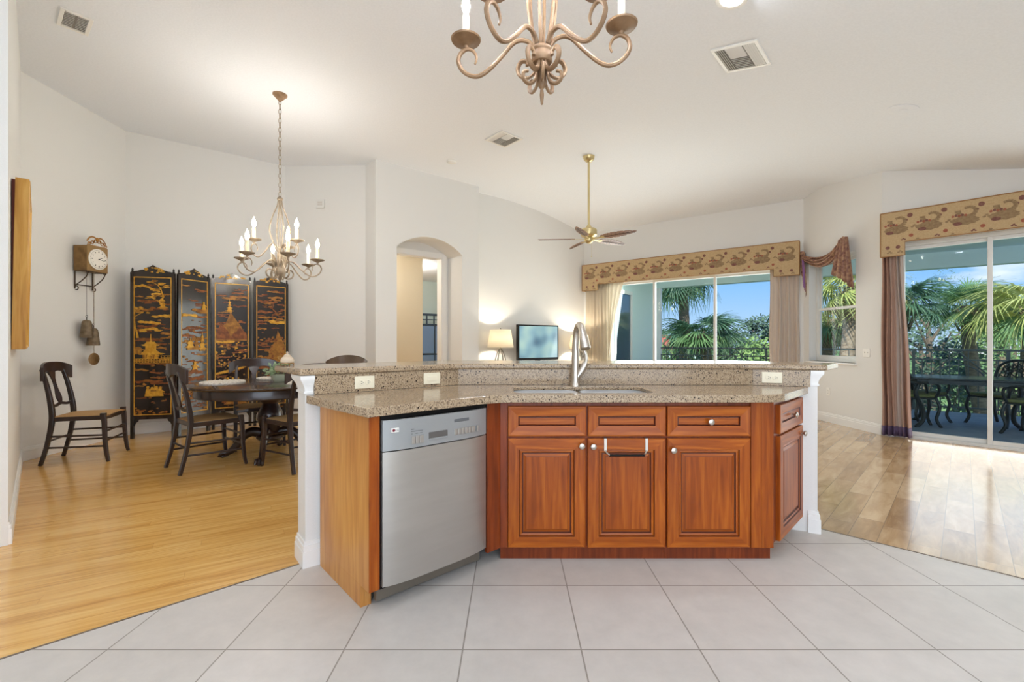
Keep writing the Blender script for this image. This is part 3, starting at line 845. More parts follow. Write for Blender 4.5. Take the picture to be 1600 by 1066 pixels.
# right wing, turned 45 degrees
rw = thing('angled_cabinet', 'cherry cabinet set at an angle at the right end of the worktop', 'cabinet', (RC.x, RC.y, 0), radians(45))
g = G(); g.prism([(0.012, 0.0), (0.560, 0.0), (0.556, 0.004), (0.20, 0.30), (0.012, 0.014)], 0.09, 0.872); g.build('body', MT['cherry_d'], rw)
G().prism([(0.05, 0.07), (0.50, 0.07), (0.485, 0.085), (0.06, 0.085)], 0.0, 0.09).build('toe_kick', MT['oak_end'], rw)
front(rw, 'door', 0.066, 0.572, ZD0 + 0.01, ZD1, 0, (0.535, 0.625))
front(rw, 'drawer', 0.066, 0.572, ZR0, ZR1, 0, (0.322, 0.766), DRAW)
# end panel and dishwasher on the left wing
ep = thing('end_panel', 'honey-coloured wooden end panel closing the left end of the worktop', 'cabinet panel', (F0.x, F0.y, 0), WA)
PANL = 0.60
G().prism_y([(0, 0)], 0, 0) if False else None
g = G(); g.box(0.0, 0.018, 0.0, PANL, 0.10, 0.872); g.box(0.0, 0.018, 0.085, PANL, 0.0, 0.10)
g.build('panel', MT['oak_end'], ep, bevel=0.001)
G().box(0.0005, 0.050, -0.004, 0.016, 0.10, 0.872).build('stile', MT['cherry_v'], ep, bevel=0.002)
G().box(0.018, 0.050, 0.085, 0.10, 0.0, 0.10).build('toe_return', MT['oak_end'], ep)
dw = thing('dishwasher', 'stainless dishwasher with a grey control panel in the left wing', 'dishwasher', (F0.x + U.x * 0.056, F0.y + U.y * 0.056, 0), WA)
W = 0.600
g = G(); g.box(0.0, W, 0.012, 0.50, 0.09, 0.862); g.build('tub', MT['black'], dw)
# gently bowed steel door
def dface(u, v):
    x = 0.006 + (W - 0.012) * u
    b = 0.026 * (1 - (2 * u - 1) ** 4) + 0.006
    return (x, -b, 0.105 + (0.705 - 0.105) * v)
G().grid(dface, 28, 4, 0, 0.02, (0, 1, 0)).build('door', MT['steel'], dw, smooth=True)
def cface(u, v):
    x = 0.006 + (W - 0.012) * u
    b = 0.026 * (1 - (2 * u - 1) ** 4) + 0.006
    return (x, -b - 0.001, 0.710 + (0.848 - 0.710) * v)
cp = G().grid(cface, 28, 2, 0, 0.02, (0, 1, 0)).build('control_panel', MT['panelgrey'], dw, smooth=True)
yb = -0.033
G().box(0.225, 0.335, yb - 0.001, yb + 0.02, 0.737, 0.772).build('handle_pocket', mat('pocket_shadow_grey', srgb(92, 88, 84), 0.45), cp, bevel=0.004)
G().box(0.228, 0.332, yb - 0.004, yb, 0.733, 0.741).build('handle_lip', MT['panelgrey'], cp, bevel=0.002)
for k in range(3): G().box(0.135 + 0.0215 * k, 0.155 + 0.0215 * k, yb - 0.004, yb, 0.728, 0.764).build('button', MT['steel'], cp, bevel=0.003)
for k in range(6): G().box(0.372 + 0.0215 * k, 0.391 + 0.0215 * k, yb - 0.004, yb + 0.004, 0.737, 0.768).build('button', MT['steel'], cp, bevel=0.003)
G().box(0.513, 0.522, yb - 0.003, yb + 0.006, 0.737, 0.768).build('button', MT['steel'], cp, bevel=0.002)
G().box(0.372, 0.462, yb - 0.001, yb + 0.004, 0.800, 0.815).build('display', mat('display_grey', srgb(96, 98, 100), 0.2), cp, bevel=0.001)
bd = G().box(0.040, 0.075, -0.0285, -0.018, 0.792, 0.812).build('badge', MT['whiteplastic'], cp, bevel=0.001)
MX = Matrix.Rotation(pi / 2, 3, 'X')
G().lathe([(0.0065, 0), (0.0065, 0.0006)], 18, (0.049, -0.0285, 0.802), 0, MX).build('emblem', mat('maroon_mark', srgb(120, 30, 50), 0.4), bd)
def text_obj(name, body, size, m, parent, loc, rot):
    cu = bpy.data.curves.new(name, 'FONT'); cu.body = body; cu.size = size; cu.extrude = 0.0003; cu.align_x = 'CENTER'; cu.align_y = 'CENTER'
    t = bpy.data.objects.new(name, cu); C.objects.link(t)
    bpy.context.view_layer.update()
    me = bpy.data.meshes.new_from_object(t.evaluated_get(bpy.context.evaluated_depsgraph_get()))
    bpy.data.objects.remove(t)
    me.materials.clear(); me.materials.append(m)
    o = bpy.data.objects.new(name, me); C.objects.link(o)
    o.parent = parent; o.location = loc; o.rotation_euler = rot
    return o
text_obj('lettering', 'LG', 0.014, mat('grey_letter', srgb(90, 90, 92), 0.4), bd, (0.064, -0.0290, 0.802), (pi / 2, 0, 0))
for k, (xa, xb, z) in enumerate(((0.135, 0.150, 0.796), (0.135, 0.196, 0.786), (0.135, 0.141, 0.775), (0.157, 0.170, 0.775), (0.180, 0.193, 0.775))):
    G().box(xa, xb, yb - 0.0006, yb + 0.003, z - 0.0012, z + 0.0012).build('printing', mat('printed_grey', srgb(110, 110, 110), 0.5), cp)
G().box(0.004, W - 0.004, 0.05, 0.08, 0.02, 0.09).build('kick_plate', mat('kick_grey', srgb(120, 112, 100), 0.4, metal=0.4), dw, bevel=0.002)
G().box(-0.004, W + 0.004, -0.004, 0.012, 0.850, 0.870).build('gap_strip', MT['black'], dw)
# cherry filler between dishwasher and the corner
fl = G().box(0, (corner - F0).length - 0.662, -0.006, 0.016, 0.07, 0.872).build('filler_panel', MT['cherry_d'], None, bevel=0.002)
fl.location = (F0.x + U.x * 0.660, F0.y + U.y * 0.660, 0); fl.rotation_euler = (0, 0, WA)
tag(fl, 'narrow reddish cherry filler strip between dishwasher and sink cabinet', 'cabinet panel')

# towel bar hooked over the second door
tb = thing('towel_bar', 'small steel towel bar with black grip hooked over a cherry door', 'towel bar', (0.62, MY - 0.021, 0.60))
for s in (-1, 1):
    x = s * 0.112
    g = G(); g.box(x - 0.007, x + 0.007, -0.003, 0.0, 0.005, 0.0755); g.box(x - 0.007, x + 0.007, -0.003, 0.025, 0.0735, 0.0755)
    g.build('strap', MT['nickel'], tb)
    G().tube([(x, -0.002, 0.006), (x - s * 0.012, -0.012, -0.008), (x - s * 0.02, -0.02, -0.013)], 0.005, 8).build('bracket', MT['nickel'], tb, smooth=True)
G().tube([(-0.094, -0.022, -0.014), (0.094, -0.022, -0.014)], 0.0065, 10).build('grip', MT['black'], tb, smooth=True)

# outlets and switch on the splash-back
def plate(name, label, loc, rz, w, h, kind, m, cat, group=None):
    t = thing(name, label, cat, loc, rz, group)
    G().box(-w / 2, w / 2, -0.006, 0, -h / 2, h / 2).build('cover_plate', m, t, bevel=0.003)
    if kind == 'outlet':
        for s in (-1, 1):
            wide = w > h
            cx, cz = (s * 0.0195, 0) if wide else (0, s * 0.0195)
            r = G().lathe([(0.0165, 0), (0.0165, 0.002), (0.0155, 0.003)], 20, (cx, -0.006, cz), 0, MK).build('socket', m, t)
            g = G()
            for q in (-1, 1):
                if wide: g.box(cx - 0.004, cx + 0.004, -0.0095, -0.0085, q * 0.0055 - 0.0012, q * 0.0055 + 0.0012)
                else: g.box(cx + q * 0.0055 - 0.0012, cx + q * 0.0055 + 0.0012, -0.0095, -0.0085, cz - 0.004, cz + 0.004)
            g.lathe([(0.0024, 0), (0.0024, 0.001)], 8, (cx + (0.009 if wide else 0), -0.0085, cz - (0 if wide else 0.009)), 0, MK)
            g.build('slot', MT['dark'], r)
    elif kind == 'rocker':
        wide = w > h
        a, b = (0.033, 0.0165) if wide else (0.0165, 0.033)
        G().box(-a, a, -0.010, -0.006, -b, b).build('rocker', m, t, bevel=0.002)
    elif kind == 'toggles':
        for s in (-1, 1):
            g = G(); g.box(s * 0.023 - 0.005, s * 0.023 + 0.005, -0.016, -0.006, -0.004, 0.012)
            g.build('toggle', m, t, bevel=0.002)
    return t
def on_knee(seg, px, z):
    a, b = Vector(kf[seg]), Vector(kf[seg + 1]); k = (px - 800) / F_PX
    d = b - a; t = (k * a.y - a.x) / (d.x - k * d.y)
    p = a + d * t
    return (p.x, p.y, z), atan2(d.y, d.x)
p, r = on_knee(0, 569.5, 0.968); plate('outlet', 'ivory outlet on the left stretch of granite backsplash', p, r, 0.115, 0.071, 'outlet', MT['plastic'], 'outlet')
p, r = on_knee(0, 674.5, 0.968); plate('light_switch', 'ivory rocker switch on the granite backsplash left of the faucet', p, r, 0.115, 0.071, 'rocker', MT['plastic'], 'switch')
p, r = on_knee(2, 1206, 0.968); plate('outlet', 'cream outlet on the granite backsplash near the right post', p, r, 0.115, 0.071, 'outlet', MT['plastic'], 'outlet')
# ------------------------------------------------------------------ chandeliers
ARM = [(0.036, 0.066), (0.056, 0.089), (0.092, 0.099), (0.127, 0.086), (0.173, 0.041), (0.219, 0.0), (0.2545, -0.023), (0.285, -0.030),
       (0.321, -0.020), (0.351, 0.005), (0.364, 0.038), (0.353, 0.068), (0.325, 0.083), (0.297, 0.072), (0.283, 0.045), (0.290, 0.020)]
def arm(parent, az, s, r, m, dz=0.0, k=1.0, bulb_w=0.0, base=None, tint=(0.86, 0.91, 1.0)):
    """one scrolled arm with its dish, candle sleeve and bulb; base z is the collar"""
    M = Matrix.Rotation(az, 4, 'Z')
    pts = [M @ Vector((p[0] * s * k, 0, p[1] * s + dz)) for p in ARM]
    cur = bez(pts, 4)
    a = G().tube(cur, [r * (1.0 if i < len(cur) * 0.72 else 1.0 - 0.55 * (i / len(cur) - 0.72) / 0.28) for i in range(len(cur))], 8).build('arm', m, parent, smooth=True)
    c = M @ Vector((0.330 * s * k, 0, 0.083 * s + dz))
    G().lathe([(0.006 * s, 0), (0.010 * s, 0.012 * s), (0.030 * s, 0.024 * s), (0.058 * s, 0.034 * s), (0.061 * s, 0.040 * s), (0.055 * s, 0.039 * s), (0.02 * s, 0.03 * s), (0, 0.03 * s)], 24, c).build('drip_dish', m, a, smooth=True)
    G().lathe([(0.0135 * s, 0.03 * s), (0.0135 * s, 0.135 * s), (0.0105 * s, 0.14 * s), (0.0, 0.14 * s)], 14, c).build('candle_sleeve', MT['candle'], a, smooth=True)
    G().lathe([(0.006 * s, 0.138 * s), (0.009 * s, 0.146 * s), (0.0165 * s, 0.165 * s), (0.0175 * s, 0.178 * s), (0.013 * s, 0.198 * s), (0.006 * s, 0.215 * s), (0.0015 * s, 0.232 * s)], 14, c).build('bulb', MT['bulb'], a, smooth=True)
    if bulb_w:
        w = base
        p = Vector(w) + c + Vector((0, 0, 0.185 * s))
        lamp('candle_bulb_light', 'POINT', p, bulb_w, tint, shadow_soft_size=0.02 * s)
def scroll(parent, az, s, r, m, kind):
    M = Matrix.Rotation(az, 4, 'Z')
    P = [(0.02, 0.0), (0.028, -0.03), (0.055, -0.047), (0.088, -0.036), (0.100, -0.005), (0.085, 0.022), (0.062, 0.018), (0.060, 0.002)] if kind == 0 else \
        [(0.02, 0.0), (0.024, -0.045), (0.035, -0.082), (0.06, -0.096), (0.083, -0.08), (0.083, -0.052), (0.064, -0.044)]
    G().tube(bez([M @ Vector((p[0] * s, 0, p[1] * s)) for p in P], 5), r, 8, flat=(1, 1.5)).build('scroll', m, parent, smooth=True)

# kitchen chandelier overhead
KC = (0.118, 1.78, 2.298)
kc = thing('chandelier', 'antique gold iron chandelier hanging in front of the camera over the peninsula', 'chandelier', KC)
MB_ = MT['bronze']
for az in (-8, 172, 229, 310): arm(kc, radians(az), 1.0, 0.0088, MB_, 0.0, 0.93 if az in (-8, 172) else 0.86, 24, KC)
for az in (50, 130): arm(kc, radians(az), 1.0, 0.0088, MB_, 0.50, 0.8, 24, KC)
G().lathe([(0.0, -0.002), (0.036, 0.0), (0.041, 0.006), (0.041, 0.034), (0.038, 0.040), (0.041, 0.046), (0.041, 0.054), (0.036, 0.060), (0.0, 0.062)], 24).build('collar', MB_, kc, smooth=True)
for k in range(6):
    a = k * pi / 3 + 0.3
    G().tube(bez([(0.024 * cos(a), 0.024 * sin(a), 0.05), (0.05 * cos(a), 0.05 * sin(a), 0.16), (0.06 * cos(a), 0.06 * sin(a), 0.30), (0.045 * cos(a), 0.045 * sin(a), 0.5), (0.018 * cos(a), 0.018 * sin(a), 0.66)], 5), 0.007, 8).build('stem_rod', MB_, kc, smooth=True)
for k in range(5): scroll(kc, radians(18 + 72 * k), 1.0, 0.0068, MB_, 0)
for k in range(5): scroll(kc, radians(54 + 72 * k), 0.92, 0.0062, MB_, 1)
G().lathe([(0.0, -0.165), (0.005, -0.16), (0.0085, -0.125), (0.006, -0.10), (0.012, -0.095), (0.017, -0.080), (0.010, -0.06), (0.014, -0.03), (0.02, 0.0)], 16).build('finial', MB_, kc, smooth=True)
def chain(parent, p0, p1, m, step=0.045, r=0.0032, w=0.013):
    """links of a chain, one mesh"""
    g = G(); d = Vector(p1) - Vector(p0); n = max(2, int(d.length / step))
    for i in range(n):
        c = Vector(p0) + d * ((i + 0.5) / n); h = d.length / n * 0.62; rt = (i % 2) * pi / 2
        pts = []
        for k in range(13):
            a = 2 * pi * k / 12
            q = Vector((w * cos(a), 0, h * sin(a))); q.rotate(Matrix.Rotation(rt, 3, 'Z'))
            pts.append(c + q)
        g.tube(pts, r, 6)
    return g.build('chain', m, parent, smooth=True)
G().lathe([(0.018, 0.64), (0.022, 0.66), (0.012, 0.69), (0.006, 0.70)], 16).build('crown', MB_, kc, smooth=True)
chain(kc, (0, 0, 0.70), (0, 0, 1.57), MB_)
G().lathe([(0.006, 1.535), (0.02, 1.55), (0.06, 1.585), (0.065, 1.601), (0.0, 1.601)], 24).build('canopy', MB_, kc, smooth=True)

# dining chandelier over the round table
DC = (-2.535, 4.93, 1.955)
dc = thing('chandelier', 'nine-candle grey iron chandelier hanging by a chain over the round dining table', 'chandelier', DC)
MI = MT['iron']
SD = 1.22
for k in range(6): arm(dc, radians(8 + 60 * k), SD, 0.0075, MI, 0.0, 0.97, 17, DC, (1.0, 0.94, 0.86))
for k in range(3): arm(dc, radians(97 + 120 * k), SD, 0.0070, MI, 0.185, 0.62, 17, DC, (1.0, 0.94, 0.86))
G().lathe([(0.0, -0.10), (0.012, -0.09), (0.02, -0.06), (0.05, -0.03), (0.062, 0.01), (0.055, 0.06), (0.04, 0.10), (0.03, 0.16), (0.02, 0.22), (0.012, 0.26), (0.0, 0.27)], 20).build('body', MI, dc, smooth=True)
for k in range(6): scroll(dc, radians(38 + 60 * k), 1.35, 0.0065, MI, 0)
for k in range(9):
    a = 2 * pi * k / 9; M = Matrix.Rotation(a, 4, 'Z')
    G().tube(bez([M @ Vector(p) for p in ((0.03, 0, 0.02), (0.06, 0, 0.09), (0.075, 0, 0.17), (0.10, 0, 0.20))], 4), [0.013] * 9 + [0.009, 0.006, 0.004, 0.002], 6, flat=(0.5, 1.3)).build('leaf', MI, dc, smooth=True)
for k in range(4):
    a = pi / 4 + k * pi / 2; M = Matrix.Rotation(a, 4, 'Z')
    G().tube(bez([M @ Vector(p) for p in ((0.02, 0, 0.22), (0.075, 0, 0.34), (0.105, 0, 0.46), (0.075, 0, 0.60), (0.03, 0, 0.72), (0.016, 0, 0.80))], 5), 0.0065, 8).build('cage_wire', MI, dc, smooth=True)
G().tube([(0, 0, 0.2), (0, 0, 0.8)], 0.006, 8).build('rod', MI, dc, smooth=True)
G().lathe([(0.0, 0.785), (0.026, 0.79), (0.03, 0.80), (0.026, 0.815), (0.012, 0.83), (0.0, 0.83)], 16).build('crown', MI, dc, smooth=True)
chain(dc, (0, 0, 0.83), (0, 0, 1.885), MI, 0.05, 0.0036, 0.013)
G().lathe([(0.008, 1.865), (0.02, 1.88), (0.062, 1.925), (0.074, 1.936), (0.074, 1.947), (0.0, 1.947)], 28).build('canopy', MT['bronze'], dc, smooth=True)

# ------------------------------------------------------------------ ceiling fan
FX, FY = 1.12, 6.58
FZ = zc(FX, FY)
fan = thing('ceiling_fan', 'brass ceiling fan with five carved palm-leaf blades on a long down-rod', 'ceiling fan', (FX, FY, FZ))
BR = MT['brass']
G().lathe([(0.018, -0.085), (0.05, -0.07), (0.072, -0.045), (0.082, -0.02), (0.085, 0.0), (0.0, 0.0)], 28).build('canopy', BR, fan, smooth=True)
G().tube([(0, 0, -0.07), (0, 0, -1.06)], 0.0165, 14).build('down_rod', BR, fan, smooth=True)
G().lathe([(0.018, -0.99), (0.03, -1.01), (0.045, -1.04), (0.10, -1.055), (0.118, -1.075), (0.118, -1.15), (0.10, -1.17), (0.06, -1.18), (0.0, -1.18)], 32).build('motor_housing', BR, fan, smooth=True)
G().lathe([(0.058, -1.18), (0.066, -1.20), (0.066, -1.235), (0.05, -1.255), (0.02, -1.27), (0.0, -1.272)], 28).build('switch_housing', BR, fan, smooth=True)
BL = wood('carved_blade_wood', srgb(124, 92, 76), srgb(156, 122, 102), srgb(182, 150, 128), 0, 3.0, 0.35)
def blade_outline():
    up, lo = [], []
    for i in range(31):
        t = i / 30
        x = 0.0 + 0.54 * t
        w = 0.086 * (sin(pi * min(1, (t * 0.92 + 0.08))) ** 0.6) * (1 - 0.25 * t)
        if i == 30: w = 0.0
        notch = 0.012 * (1 if i % 6 == 3 else 0)
        up.append((x, w - notch)); lo.append((x, -w + notch))
    return up + lo[::-1][1:]
for az in (176, 248, 320, 32, 104):
    a = radians(az)
    M = Matrix.Rotation(a, 4, 'Z') @ Matrix.Translation((0.20, 0, -1.20)) @ Matrix.Rotation(radians(-14), 4, 'X')
    g = G().prism(blade_outline(), -0.004, 0.004)
    # carved midrib and side veins
    g.tube([(0.0, 0, -0.006), (0.52, 0, -0.005)], 0.004, 6, m=1)
    for k in range(1, 8):
        for s in (-1, 1): g.tube([(0.03 + 0.06 * k, 0, -0.005), (0.08 + 0.06 * k, s * 0.058 * (1 - 0.03 * k * k * 0.3), -0.005)], 0.0028, 5, m=1)
    g.xf(M)
    b = g.build('blade', [BL, mat('blade_vein', srgb(84, 58, 44), 0.4)], fan)
    G().box(-0.14, 0.05, -0.018, 0.018, -0.010, -0.003).lathe([(0.034, -0.010), (0.034, -0.004), (0.0, -0.004)], 16, (0.02, 0, 0)).xf(M).build('blade_iron', BR, b, bevel=0.002)
G().tube([(0.035, -0.03, -1.25), (0.035, -0.03, -1.46)], 0.0016, 6).ball((0.035, -0.03, -1.465), 0.008).build('pull_chain', BR, fan, smooth=True)

# ------------------------------------------------------------------ vents, detectors, down-lights
def ray_ceiling(px, py):
    lo, hi = 0.5, 14.0
    for _ in range(60):
        mid_ = (lo + hi) / 2; x = (px - 800) / F_PX * mid_; z = EYE - (py - HOR) / F_PX * mid_
        if z > zc(x, mid_): hi = mid_
        else: lo = mid_
    return (px - 800) / F_PX * lo, lo
def ceil_frame(x, y):
    e = 0.05
    n = Vector((-(zc(x + e, y) - zc(x - e, y)) / (2 * e), -(zc(x, y + e) - zc(x, y - e)) / (2 * e), 1)).normalized()
    return n
def on_ceiling(t, x, y, rz):
    n = ceil_frame(x, y)
    q = n.to_track_quat('Z', 'Y').to_matrix().to_4x4()
    t.matrix_world = Matrix.Translation((x, y, zc(x, y) - 0.001)) @ q @ Matrix.Rotation(rz, 4, 'Z')
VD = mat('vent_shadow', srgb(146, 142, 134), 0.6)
def vent(label, px, py, w, d, rz, kind):
    x, y = ray_ceiling(px, py)
    t = thing('ceiling_vent', label, 'vent', (0, 0, 0), 0, 'ceiling air vents')
    g = G()
    for (a, b, c, e) in ((-w / 2, w / 2, -d / 2, -d / 2 + 0.028), (-w / 2, w / 2, d / 2 - 0.028, d / 2), (-w / 2, -w / 2 + 0.028, -d / 2 + 0.028, d / 2 - 0.028), (w / 2 - 0.028, w / 2, -d / 2 + 0.028, d / 2 - 0.028)):
        g.box(a, b, c, e, -0.014, 0.0)
    g.build('frame', MT['whiteplastic'], t, bevel=0.003)
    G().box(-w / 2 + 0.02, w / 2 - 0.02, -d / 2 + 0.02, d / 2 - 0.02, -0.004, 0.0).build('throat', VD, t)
    def slats(x0, x1, y0, y1, along, n, tilt):
        for k in range(n):
            g = G()
            if along == 'x':
                yy = y0 + (y1 - y0) * (k + 0.5) / n; g.box(x0, x1, -0.007, 0.007, -0.001, 0.001); g.xf(Matrix.Translation((0, yy, -0.012)) @ Matrix.Rotation(tilt, 4, 'X'))
            else:
                xx = x0 + (x1 - x0) * (k + 0.5) / n; g.box(-0.007, 0.007, y0, y1, -0.001, 0.001); g.xf(Matrix.Translation((xx, 0, -0.012)) @ Matrix.Rotation(tilt, 4, 'Y'))
            g.build('slat', MT['whiteplastic'], t)
    iw, id_ = w / 2 - 0.03, d / 2 - 0.03
    if kind == 4:
        slats(-iw, -iw + 0.07, -id_, id_, 'y', 4, 0.7); slats(iw - 0.09, iw, -id_, id_, 'y', 5, -0.7)
        slats(-iw + 0.08, iw - 0.10, -0.0, id_, 'x', 7, 0.8); slats(-iw + 0.08, iw - 0.10, -id_, -0.01, 'x', 7, -0.8)
    else:
        slats(-iw, iw, 0.008, id_, 'y', 9, 0.7); slats(-iw, iw, -id_, -0.008, 'y', 9, 0.7)
    on_ceiling(t, x, y, rz)
vent('large white square ceiling vent right of the overhead gold chandelier', 1158, 88, 0.38, 0.42, radians(261), 4)
vent('small white square ceiling vent between the gold chandelier and the fan', 787, 217, 0.36, 0.36, radians(42), 4)
vent('white louvred ceiling vent above the gilt picture frame at the far left', 117, 33, 0.30, 0.20, radians(-40), 2)
def disc(name, label, cat, px, py, r, h, m):
    x, y = ray_ceiling(px, py)
    t = thing(name, label, cat)
    G().lathe([(0, -h), (r * 0.7, -h), (r * 0.92, -h * 0.7), (r, -h * 0.3), (r, 0), (0, 0)], 28).build('cover', m, t, smooth=True)
    G().lathe([(r * 0.3, -h - 0.004), (r * 0.34, -h - 0.001), (r * 0.34, 0.0), (0, 0)], 20).build('sensor', m, t, smooth=True)
    on_ceiling(t, x, y, 0)
disc('smoke_detector', 'small round white smoke detector on the ceiling above the arch', 'smoke detector', 706, 252, 0.075, 0.028, MT['whiteplastic'])
disc('ceiling_speaker', 'flat round white cover on the sloping ceiling right of the large vent', 'ceiling cover', 1411, 171, 0.12, 0.008, MT['ceiling'])
LENS = mat('downlight_lens', (1, 1, 1, 1), 0.4, emit=(1, 0.97, 0.92, 1), es=9)
def can(label, x, y, watts):
    t = thing('ceiling_downlight', label, 'ceiling light', (x, y, zc(x, y)), 0, 'recessed kitchen down-lights')
    G().lathe([(0.078, -0.006), (0.105, -0.008), (0.11, -0.002), (0.11, 0.0), (0.078, 0.0), (0.078, -0.006)], 28).build('trim_ring', MT['whiteplastic'], t, smooth=True)
    G().lathe([(0, -0.004), (0.078, -0.004), (0.078, 0.0), (0, 0.0)], 28).build('lens', LENS, t)
    on_ceiling(t, x, y, 0)
    lamp('downlight_beam', 'AREA', (x, y, zc(x, y) - 0.03), watts, (0.86, 0.91, 1.0), shape='DISK', size=0.16)
cx_, cy_ = ray_ceiling(1143, -1)
can('lit recessed ceiling light at the top edge, right of the gold chandelier', cx_, cy_, 8)
for (x, y) in CANS: can('lit recessed ceiling light over the near side of the kitchen', x, y, 7)
# ------------------------------------------------------------------ rush-seat chairs
def rush_mat():
    m = mat('woven_rush', srgb(190, 150, 96), 0.7)
    t = N(m, 'TexCoord'); w = N(m, 'TexWave', Scale=30.0, Distortion=2.0, Detail=2.0)
    w.wave_type = 'BANDS'; w.bands_direction = 'Y'
    r = ramp_node(m, [(0.2, srgb(150, 108, 62)), (0.8, srgb(206, 168, 112))])
    lk(m, t.outputs['Object'], w.inputs[0]); lk(m, w.outputs['Fac'], r.inputs[0]); lk(m, r.outputs[0], bs(m).inputs['Base Color'])
    bump(m, w.outputs['Fac'], 0.4, 0.004)
    return m
MT['rush'] = rush_mat()
def make_chair(label):
    """front toward -y"""
    t = thing('dining_chair', label, 'chair', group='dark rush-seat dining chairs')
    w = MT['chairwood']
    for s in (-1, 1):
        # sabre rear leg that runs up into the back stile
        pts = bez([(s * 0.205, 0.285, 0.0), (s * 0.200, 0.235, 0.20), (s * 0.198, 0.20, 0.44), (s * 0.195, 0.215, 0.62), (s * 0.188, 0.25, 0.80), (s * 0.180, 0.285, 0.93)], 6)
        G().tube(pts, [0.021 + 0.007 * math.exp(-((i - 14) / 8) ** 2) for i in range(len(pts))], 4).build('rear_leg', w, t, bevel=0.004)
        pts = bez([(s * 0.232, -0.205, 0.475), (s * 0.235, -0.215, 0.40), (s * 0.238, -0.222, 0.22), (s * 0.240, -0.235, 0.08), (s * 0.243, -0.252, 0.0)], 6)
        g = G().tube(pts, [0.029 - 0.010 * i / (len(pts) - 1) for i in range(len(pts))], 4)
        g.box(s * 0.232 - 0.022, s * 0.232 + 0.022, -0.228, -0.184, 0.44, 0.486)
        g.build('front_leg', w, t, bevel=0.004)
    # crest rail: wide board with drooping scrolled ends, bowed backward
    def crest(u, v):
        x = (u - 0.5) * 0.53
        a = abs(u - 0.5) * 2
        top = 0.998 - 0.050 * a ** 3
        bot = 0.868 + 0.034 * sin(pi * min(1, a * 1.25)) - 0.050 * max(0, a - 0.74) / 0.26
        return (x, 0.292 - 0.050 * a * a + (top - 0.93) * 0.1 + 0.016, bot + (top - bot) * v)
    G().grid(crest, 28, 5, 0, -0.026, (0, 1, 0)).build('crest_rail', w, t, smooth=True, bevel=0.003)
    # vase-shaped splat
    prof = [(0.0, 0.028), (0.06, 0.026), (0.12, 0.038), (0.2, 0.046), (0.30, 0.040), (0.45, 0.024), (0.65, 0.021), (0.8, 0.030), (0.92, 0.052), (1.0, 0.062)]
    vs = [(-b, a) for a, b in prof] + [(b, a) for a, b in prof[::-1]]
    g = G().prism_y([(x, 0.575 + z * 0.325) for x, z in vs], 0, 0.013)
    for p in g.v: p.y += 0.212 + (p.z - 0.575) * 0.235
    g.build('splat', w, t, bevel=0.002)
    G().tube(bez([(-0.192, 0.205, 0.578), (-0.10, 0.213, 0.566), (0, 0.219, 0.580), (0.10, 0.213, 0.566), (0.192, 0.205, 0.578)], 5), 0.019, 4, flat=(1, 0.7)).build('lower_rail', w, t, bevel=0.003)
    # seat
    o = [(-0.238, -0.215), (-0.12, -0.236), (0.12, -0.236), (0.238, -0.215), (0.205, 0.205), (-0.205, 0.205)]
    G().prism(o, 0.418, 0.462).build('seat_frame', w, t, bevel=0.008)
    def pad(u, v):
        y = -0.232 + 0.43 * v
        hwid = 0.232 - 0.030 * v
        dome = 0.012 * (1 - (2 * u - 1) ** 4) * (1 - (2 * v - 1) ** 4) - 0.004 * math.exp(-((abs(u - 0.5) - abs(v - 0.5)) / 0.03) ** 2)
        return ((u - 0.5) * 2 * hwid, y, 0.464 + dome)
    G().grid(pad, 24, 20, 0, 0.014, (0, 0, -1)).build('seat', MT['rush'], t, smooth=True)
    for s in (-1, 1):
        for z in (0.155, 0.265):
            G().tube([(s * 0.238, -0.222 - 0.01 * (z < 0.2), z), (s * 0.201, 0.235, z + 0.01)], 0.0095, 8).build('stretcher', w, t, smooth=True)
    for (y, z, x) in ((-0.221, 0.30, 0.236), (-0.224, 0.205, 0.237), (0.225, 0.23, 0.20)):
        G().tube([(-x, y, z), (x, y, z)], 0.0095, 8).build('stretcher', w, t, smooth=True)
    return t
def place_chair(o, x, y, fx, fy, label=None):
    o.location = (x, y, 0); o.rotation_euler = (0, 0, atan2(fy, fx) + pi / 2)
    if label: o['label'] = label
ch = make_chair('dark rush-seat chair alone against the wall below the clock')
place_chair(ch, -4.37, 4.655, 0.42, 0.17)
c2_ = dup(ch); place_chair(c2_, -2.955, 4.385, 0.62, 0.78, 'dark rush-seat chair at the near left of the round table, its back to the camera')
c3_ = dup(ch); place_chair(c3_, -2.965, 5.255, 0.60, -0.80, 'dark rush-seat chair behind the round table, facing the camera')
c4_ = dup(ch); place_chair(c4_, -2.07, 4.40, -0.80, 0.60, 'dark rush-seat chair at the table, half hidden by the white post')

# bar stool behind the bar: only its curved back shows
st = thing('bar_stool', 'brown wooden stool whose curved back shows above the bar top', 'stool', (-1.435, 3.90, 0), radians(205))
SW = noisy('walnut_stool', srgb(78, 62, 50), srgb(104, 86, 70), 6, 0.3, (1, 1, 0.3), coat=0.3)
for sx in (-1, 1):
    for sy in (-1, 1):
        G().tube([(sx * 0.20, sy * 0.20, 0.0), (sx * 0.15, sy * 0.15, 0.70)], 0.02, 8).build('leg', SW, st, smooth=True)
for z, r in ((0.22, 0.187), (0.40, 0.173)):
    for a, b in (((-r, -r), (r, -r)), ((r, -r), (r, r)), ((r, r), (-r, r)), ((-r, r), (-r, -r))):
        G().tube([(a[0], a[1], z), (b[0], b[1], z)], 0.011, 8).build('rung', SW, st, smooth=True)
G().lathe([(0, 0.70), (0.205, 0.70), (0.215, 0.715), (0.215, 0.735), (0.20, 0.75), (0, 0.745)], 32).build('seat', SW, st, smooth=True)
